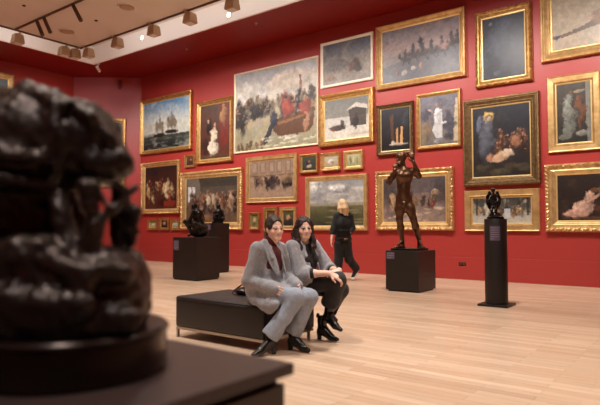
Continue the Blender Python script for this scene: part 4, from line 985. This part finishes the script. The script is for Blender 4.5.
# coat
c = Clay()
c.cap(rs+V3(0, .02, -.01), ls+V3(0, -.02, -.01), .060, .060, k=.04).cap(chest+V3(-.015, 0, .05), chest+V3(-.015, 0, -.08), .143, .137, k=.05).cap(chest+V3(-.015, 0, -.08), pel+V3(0, 0, .01), .132, .142, k=.05)
for s_, e_, w_ in ((rs, re, rw), (ls, le, lw)):
    c.cap(s_, e_, .060, .056, k=.02).cap(e_, w_+(w_-e_)*.38, .056, .054, k=.018)
c.cap(pel+V3(0, -.08, .02), rk+V3(-.13, -.0, -.0), .120, .092, k=.05).cap(pel+V3(0, .08, .02), lk+V3(-.16, 0, .0), .12, .092, k=.05)
c.cap(pel+V3(.0, -.15, -.02), V3(-3.0, 3.60, .43), .05, .045, k=.05).cap(V3(-3.22, 3.60, .44), V3(-3.03, 3.59, .40), .04, .035, k=.05)
c.cap(V3(-3.14, 3.60, .42), V3(-3.05, 3.60, .37), .035, .03, k=.04)
c.ell(nb+V3(.10, 0, .02), (.07, .05, .10), k=.02, sub=True); c.cap(nb+V3(.10, -.005, .05), chest+V3(.17, .0, -.12), .055, .022, k=.015); c.ops[-1] = c.ops[-1][:6]+(True,)
c.ell(hd.p(0, 0, -.02), (.095, .095, .10), k=.02, sub=True)
c.cut((-4.29, 3.60, .0), (-3.125, 4.37, .402)); coat = c.build('coat', .0065, M['coat1'], W, noise=folds(24, .013, 7), offset=o0)
for g in (-1, 1):   # lapels and collar
    c = Clay(); a = nb+V3(.00, g*.068, .025); b_ = chest+V3(.128, g*.085, .045); d_ = chest+V3(.150, g*.022, -.10)
    c.chain([nb+V3(-.055, g*.03, .035), a, b_], [.013, .015, .014], k=.02); al = d_-a; ln = np.linalg.norm(al); al /= ln; no = V3(1, g*.55, .15); no -= al*(no @ al); no /= np.linalg.norm(no); c.ell((a+d_)/2+no*.02+V3(0, g*.02, 0), (ln*.55, .040, .010), np.array([al, np.cross(no, al), no]), k=.006)
    c.build('lapel', .006, M['coat1'], coat, noise=folds(30, .002, 4), offset=o0)
c = Clay(); c.cap(V3(-3.16, 3.575, .60), V3(-3.06, 3.585, .57), .012, .012, k=.01).cap(V3(-3.16, 3.575, .585), V3(-3.06, 3.585, .555), .012, .012, k=.01)
c.build('pocket_flap', .006, M['coat1'], coat, offset=o0)
# hair
c = Clay(); hd.cap_hair(c); hd.ell(c, 0, .088, -.012, (.063, .070, .092), .010, True); hd.ell(c, 0, .02, -.095, (.10, .055, .06), .012, True)
hr = c.build('hair', .005, M['hair1'], W, noise=lambda P_: fbm(P_*np.array((1, 1, .4)), 150, 5)*.003, offset=o0)
c = Clay(); c.chain([hd.p(0, -.10, .00), hd.p(-.01, -.125, -.04), hd.p(-.02, -.10, -.12), hd.p(-.03, -.085, -.19)], [.026, .030, .028, .012], k=.02)
c.build('ponytail', .006, mat('light_brown_hair_tip', (120, 92, 72), .5, 0, (40, (70, 48, 38), 1.2)), hr, noise=lambda P_: fbm(P_*np.array((1, 1, .3)), 160, 6)*.004, offset=o0)
c = Clay(); c.cap(hd.p(-.03, -.095, -.01), hd.p(.03, -.095, -.01), .012, .012); c.build('hair_clip', .006, mat('pale_clip', (226, 206, 180), .4), hr, offset=o0)
boot3(ra, (-.25, -.97, 0), (0, 0, 1), W, o0); boot3(la, (1, -.08, 0), (0, 0, 1), W, o0)

# --- long-haired woman
b0 = V3(-3.250, 4.285, 0); o0 = b0
W = thing('person', b0, 'seated woman with long dark hair, pale grey coat and crossed legs in dark trousers', 'person')
pel = V3(-3.250, 4.275, .51); chest = V3(-3.195, 4.245, .76); nb = V3(-3.165, 4.225, .925); hc = V3(-3.140, 4.200, 1.06)
rs, ls = V3(-3.190, 4.080, .895), V3(-3.150, 4.380, .89)
re, le = V3(-3.080, 4.090, .645), V3(-3.040, 4.455, .655)
rw, lw = V3(-2.835, 4.185, .655), V3(-2.830, 4.335, .675)
rk, lk = V3(-2.815, 4.285, .585), V3(-2.850, 4.395, .485)
ra, la = V3(-2.945, 4.325, .27), V3(-3.050, 4.370, .13)
hd = Head(hc, (.80, -.60, -.02), (.06, -.10, 1), .93)
c = Clay(); hd.sculpt(c)
c.cap(nb, hd.p(0, -.02, -.07), .050, .047, k=.02); c.cap(rs, ls, .036, .036, k=.03); c.cap(chest+V3(0, 0, .05), chest-V3(0, 0, .05), .10, .095, k=.04); c.cap(chest, pel, .09, .11, k=.04)
for s_, e_, w_ in ((rs, re, rw), (ls, le, lw)): limb(c, s_, e_, .046, .042, .036); limb(c, e_, w_, .038, .036, .025)
fingers(c, rw, (.75, .5, -.45), (.4, -.3, .85), curl=.6, thumb=1); fingers(c, lw, (-.15, -.95, -.28), (.5, -.1, .85), curl=.5, thumb=-1)
for sy, k_, a_, toe in ((-.085, rk, ra, V3(-2.800, 4.305, .19)), (.085, lk, la, V3(-2.880, 4.360, .03))):
    limb(c, pel+V3(0, sy, -.01), k_, .075, .062, .045, .03); limb(c, k_, a_, .045, .044, .030); c.cap(a_, toe-(toe-a_)*.3, .030, .012, k=.01)
c.cut((-4.29, 3.60, .0), (-3.125, 4.37, .402)); c.build('body', .005, M['skin'], W, color=skin_color(hd, (48, 30, 26), tights=(58, 44, 44)), offset=o0)
c = Clay(); c.cap(chest+V3(.02, 0, .06), chest+V3(.02, 0, -.06), .116, .108, k=.04).cap(chest+V3(.02, 0, -.06), pel+V3(0, 0, .03), .108, .115, k=.05)
c.ell(chest+V3(.09, -.07, .0), (.055, .055, .06), k=.03).ell(chest+V3(.09, .05, .0), (.055, .055, .06), k=.03)
for e_, w_ in ((re, rw), (le, lw)): c.cap(e_, e_*.62+w_*.38, .052, .046, k=.02)
c.cut((-4.29, 3.60, .0), (-3.125, 4.37, .402)); c.build('top', .007, M['blackcloth'], W, noise=folds(40, .003, 3), offset=o0)
c = Clay(); c.cap(pel+V3(0, -.05, 0), pel+V3(0, .05, 0), .13, .13, k=.04)
c.cap(pel+V3(0, -.085, .01), rk, .105, .078, k=.05).cap(rk, rk*.4+ra*.6, .076, .078, k=.03).cap(rk*.4+ra*.6, ra+V3(.01, 0, .10), .078, .080, k=.02)
c.cap(pel+V3(0, .085, 0), lk, .10, .075, k=.04).cap(lk, lk*.4+la*.6, .070, .060, k=.03).cap(lk*.4+la*.6, la+V3(0, 0, .09), .060, .058, k=.02)
ax_ = (ra-rk)/np.linalg.norm(ra-rk); c.half(ra+V3(0, 0, .075), ax_, ra-.14, ra+V3(.14, .09, .15), k=.008)
c.half(la+V3(0, 0, .07), (0, 0, -1), la-.15, la+V3(.12, .15, .08), k=.008)
c.cut((-4.29, 3.60, .0), (-3.125, 4.37, .402)); c.build('trousers', .007, M['dark'], W, noise=folds(26, .006, 15), offset=o0)
c = Clay()
c.cap(rs+V3(0, .02, -.01), ls+V3(0, -.02, -.01), .062, .062, k=.04).cap(chest+V3(-.02, 0, .05), chest+V3(-.02, 0, -.08), .145, .14, k=.05).cap(chest+V3(-.02, 0, -.08), pel+V3(0, 0, .01), .14, .155, k=.05)
c.cap(rs, re+V3(-.015, 0, 0), .062, .078, k=.02).cap(re+V3(-.015, 0, 0), re*.8+rw*.2, .076, .074, k=.02); c.cap(ls, le, .062, .076, k=.02).cap(le, le*.8+lw*.2, .074, .072, k=.02)
c.cap(pel+V3(.0, -.1, .02), rk+V3(-.20, -.02, .00), .13, .10, k=.05).cap(pel+V3(0, .09, .02), lk+V3(-.2, 0, .05), .125, .10, k=.05)
c.cap(pel+V3(.05, -.13, -.03), V3(-3.050, 4.165, .43), .06, .05, k=.05)
c.cap(nb+V3(.10, -.02, .05), chest+V3(.16, -.02, -.14), .06, .035, k=.015); c.ops[-1] = c.ops[-1][:6]+(True,)
c.ell(hd.p(0, 0, -.02), (.095, .095, .10), k=.02, sub=True)
for e_, w_ in ((re, rw), (le, lw)):
    c.half(e_*.66+w_*.34, w_-e_, np.minimum(e_, w_)-.1, np.maximum(e_, w_)+V3(.12, .1, .1), k=.01)
c.cut((-4.29, 3.60, .0), (-3.125, 4.37, .402)); coat = c.build('coat', .0065, M['coat2'], W, noise=folds(24, .013, 27), offset=o0)
for g in (-1, 1):
    c = Clay(); a = nb+V3(.00, g*.07, .025); b_ = chest+V3(.118, g*.09-.01, .045); d_ = chest+V3(.14, g*.05-.01, -.11)
    c.chain([nb+V3(-.055, g*.03, .035), a, b_], [.013, .016, .015], k=.02); al = d_-a; ln = np.linalg.norm(al); al /= ln; no = V3(1, g*.55, .15); no -= al*(no @ al); no /= np.linalg.norm(no); c.ell((a+d_)/2+no*.02+V3(0, g*.02, 0), (ln*.55, .040, .010), np.array([al, np.cross(no, al), no]), k=.006)
    c.build('lapel', .006, M['coat2'], coat, noise=folds(30, .002, 4), offset=o0)
c = Clay(); hd.cap_hair(c); hd.ell(c, 0, .09, -.026, (.060, .07, .098), .010, True); hd.ell(c, 0, .045, -.12, (.06, .06, .05), .012, True)
for g in (-1, 1):
    for q_, (oa, ob, ph) in enumerate(((0, 0, 0), (.018, -.028, 1.3), (-.014, .022, 2.4), (.01, -.055, 3.4))):
        pts = [hd.p(g*(a_*1.0+oa*min(1, i_/2)+.008*math.sin(ph+i_*1.9)), b_+ob*min(1, i_/2), u_) for i_, (a_, b_, u_) in enumerate(((.045, .03, .088), (.074, .012, .03), (.082, -.005, -.05), (.082, .012, -.12), (.078, .036, -.19), (.066, .05, -.26-.015*q_)))]
        c.chain(pts, [.014, .018, .021, .023, .021, .007], k=.010)
c.chain([hd.p(0, -.08, .0), hd.p(0, -.09, -.10), hd.p(0, -.08, -.2)], [.05, .055, .03], k=.04)
hr = c.build('hair', .0055, M['hair2'], W, noise=lambda P_: fbm(P_*np.array((1, 1, .35)), 130, 5)*.004, offset=o0)
wd = (lw-le)/np.linalg.norm(lw-le); wc = lw-wd*.01
q_ = Vector(wd).to_track_quat('Z', 'Y').to_matrix().to_4x4()
lathe('wristwatch', [(.029, -.010), (.032, -.009), (.032, .009), (.029, .010)], M['black'], W, 24, M=Matrix.Translation(Vector(wc-o0)) @ q_)
boot3(la, (1, -.03, 0), (0, 0, 1), W, o0); boot3(ra, (.97, -.10, -.20), (.20, 0, .98), W, o0)

# --- standing woman
ZW = 11.05
S_ = lambda x, y, dz=0: pt((x-2.6, y), ZW+dz)
b0 = S_(345.5, 281, 0); b0[2] = 0; o0 = b0
W = thing('person', b0, 'blonde woman in black walking along the wall, seen from behind, with a black bag', 'person')
Lf = -R_*1.0; Fw = V3(F_[0], F_[1], 0)
hd = Head(S_(344.6, 204.8), Lf*.3+Fw*.95, (0, 0, 1), .92)
c = Clay(); hd.sculpt(c)
nb = S_(345.6, 212.5); c.cap(nb, hd.p(0, -.02, -.07), .05, .046, k=.02)
c.cap(S_(339.6, 215), S_(352.2, 215), .048, .048, k=.05).ell(S_(346, 222), (.15, .1, .15), R3, k=.05).ell(S_(345.6, 233), (.125, .095, .13), R3, k=.05).ell(S_(345.4, 243), (.15, .11, .12), R3, k=.05)
ral = [S_(352.6, 216), S_(355.0, 228, .02), S_(350.0, 236, -.12)]; lal = [S_(339.2, 216), S_(336.2, 229, -.03), S_(334.2, 238.5, -.08)]
for q in (ral, lal): limb(c, q[0], q[1], .046, .042, .036); limb(c, q[1], q[2], .036, .034, .024)
fingers(c, lal[2], (-.1*R_+V3(0, 0, -1)), -R_, curl=.3, thumb=1); fingers(c, ral[2], (-R_*.8+V3(0, 0, -.5)), -F_, curl=.5, thumb=-1)
legs = [(S_(341.8, 245), S_(341.0, 260.5, .0), S_(340.6, 275.2, -.02), S_(337.4, 278.6, .03)), (S_(349.2, 245), S_(351.6, 259.0, .0), S_(358.4, 270.4, .1), S_(355.4, 277.0, .0))]
for a, k_, an, to in legs:
    limb(c, a, k_, .085, .078, .056, .04); limb(c, k_, an, .056, .052, .034); c.cap(an, to, .032, .02, k=.02)
c.build('body', .0065, M['skin'], W, color=skin_color(hd, (150, 110, 80)), offset=o0)
c = Clay(); c.cap(S_(340, 215.6), S_(352, 215.6), .066, .066, k=.05).ell(S_(346, 223), (.178, .125, .17), R3, k=.05).ell(S_(345.8, 234), (.165, .125, .15), R3, k=.05).ell(S_(345.8, 239), (.175, .135, .09), R3, k=.03)
for q in (ral, lal): c.cap(q[0], q[1], .066, .064, k=.03).cap(q[1], q[1]*.65+q[2]*.35, .062, .058, k=.02)
c.build('shirt', .008, M['blackcloth'], W, noise=folds(20, .006, 31), offset=o0)
c = Clay(); c.ell(S_(345.5, 243), (.17, .13, .12), R3, k=.04)
for a, k_, an, to in legs: c.cap(a, k_, .105, .088, k=.04).cap(k_, an+V3(0, 0, .05), .088, .082, k=.03)
c.build('trousers', .008, M['blackcloth'], W, noise=folds(20, .006, 33), offset=o0)
c = Clay(); hd.cap_hair(c); hd.ell(c, 0, .09, -.03, (.06, .07, .09), .01, True)
c.chain([hd.p(0, -.06, .02), hd.p(-.02, -.09, -.08), hd.p(-.03, -.10, -.20)], [.075, .075, .035], k=.03).chain([hd.p(.05, -.03, .0), hd.p(.075, -.06, -.09), hd.p(.06, -.09, -.18)], [.05, .045, .015], k=.02).chain([hd.p(-.05, -.04, .0), hd.p(-.08, -.06, -.10), hd.p(-.09, -.09, -.24)], [.05, .05, .012], k=.02)
c.build('hair', .0065, M['blonde'], W, noise=lambda P_: fbm(P_*np.array((1, 1, .35)), 130, 5)*.005, offset=o0)
for i, (a, k_, an, to) in enumerate(legs):
    c = Clay(); d = to-an; c.cap(an+V3(0, 0, .03), an-V3(0, 0, .01), .045, .044, k=.02).cap(an, to, .044, .034, k=.02); hl = an-(to-an)*.3; c.cap(an, hl+V3(0, 0, -.02), .042, .034, k=.02)
    if i == 0: to = to.copy(); to[2] = .045
    sh = c.build('sneaker', .007, M['blackcloth'], W, offset=o0, floor=.018)
    c = Clay(); hb = hl+V3(0, 0, -.045); tb = to+V3(0, 0, -.028)
    if i == 0: hb[2] = .022; tb[2] = .022
    c.cap(hb, (hb+tb)/2, .040, .038, k=.01).cap((hb+tb)/2, tb, .038, .042, k=.01)
    c.build('sole', .007, M['shoe'], sh, offset=o0, floor=.0005)
bp = S_(346.2, 234.5, -.19)
t = thing('handbag', bp, 'small black clutch bag held by the blonde walking woman', 'bag'); t.rotation_euler.z = math.atan2(RGT.y, RGT.x)
box('body', -.13, .13, -.03, .03, -.075, .075, M['boot'], t, .014, 3)
box('flap', -.132, .132, -.036, -.028, -.005, .077, M['boot'], t, .003, 1)
tube('strap', [(-.12, 0, .06), (-.07, .02, .20), (.01, .045, .34)], .006, M['boot'], t)
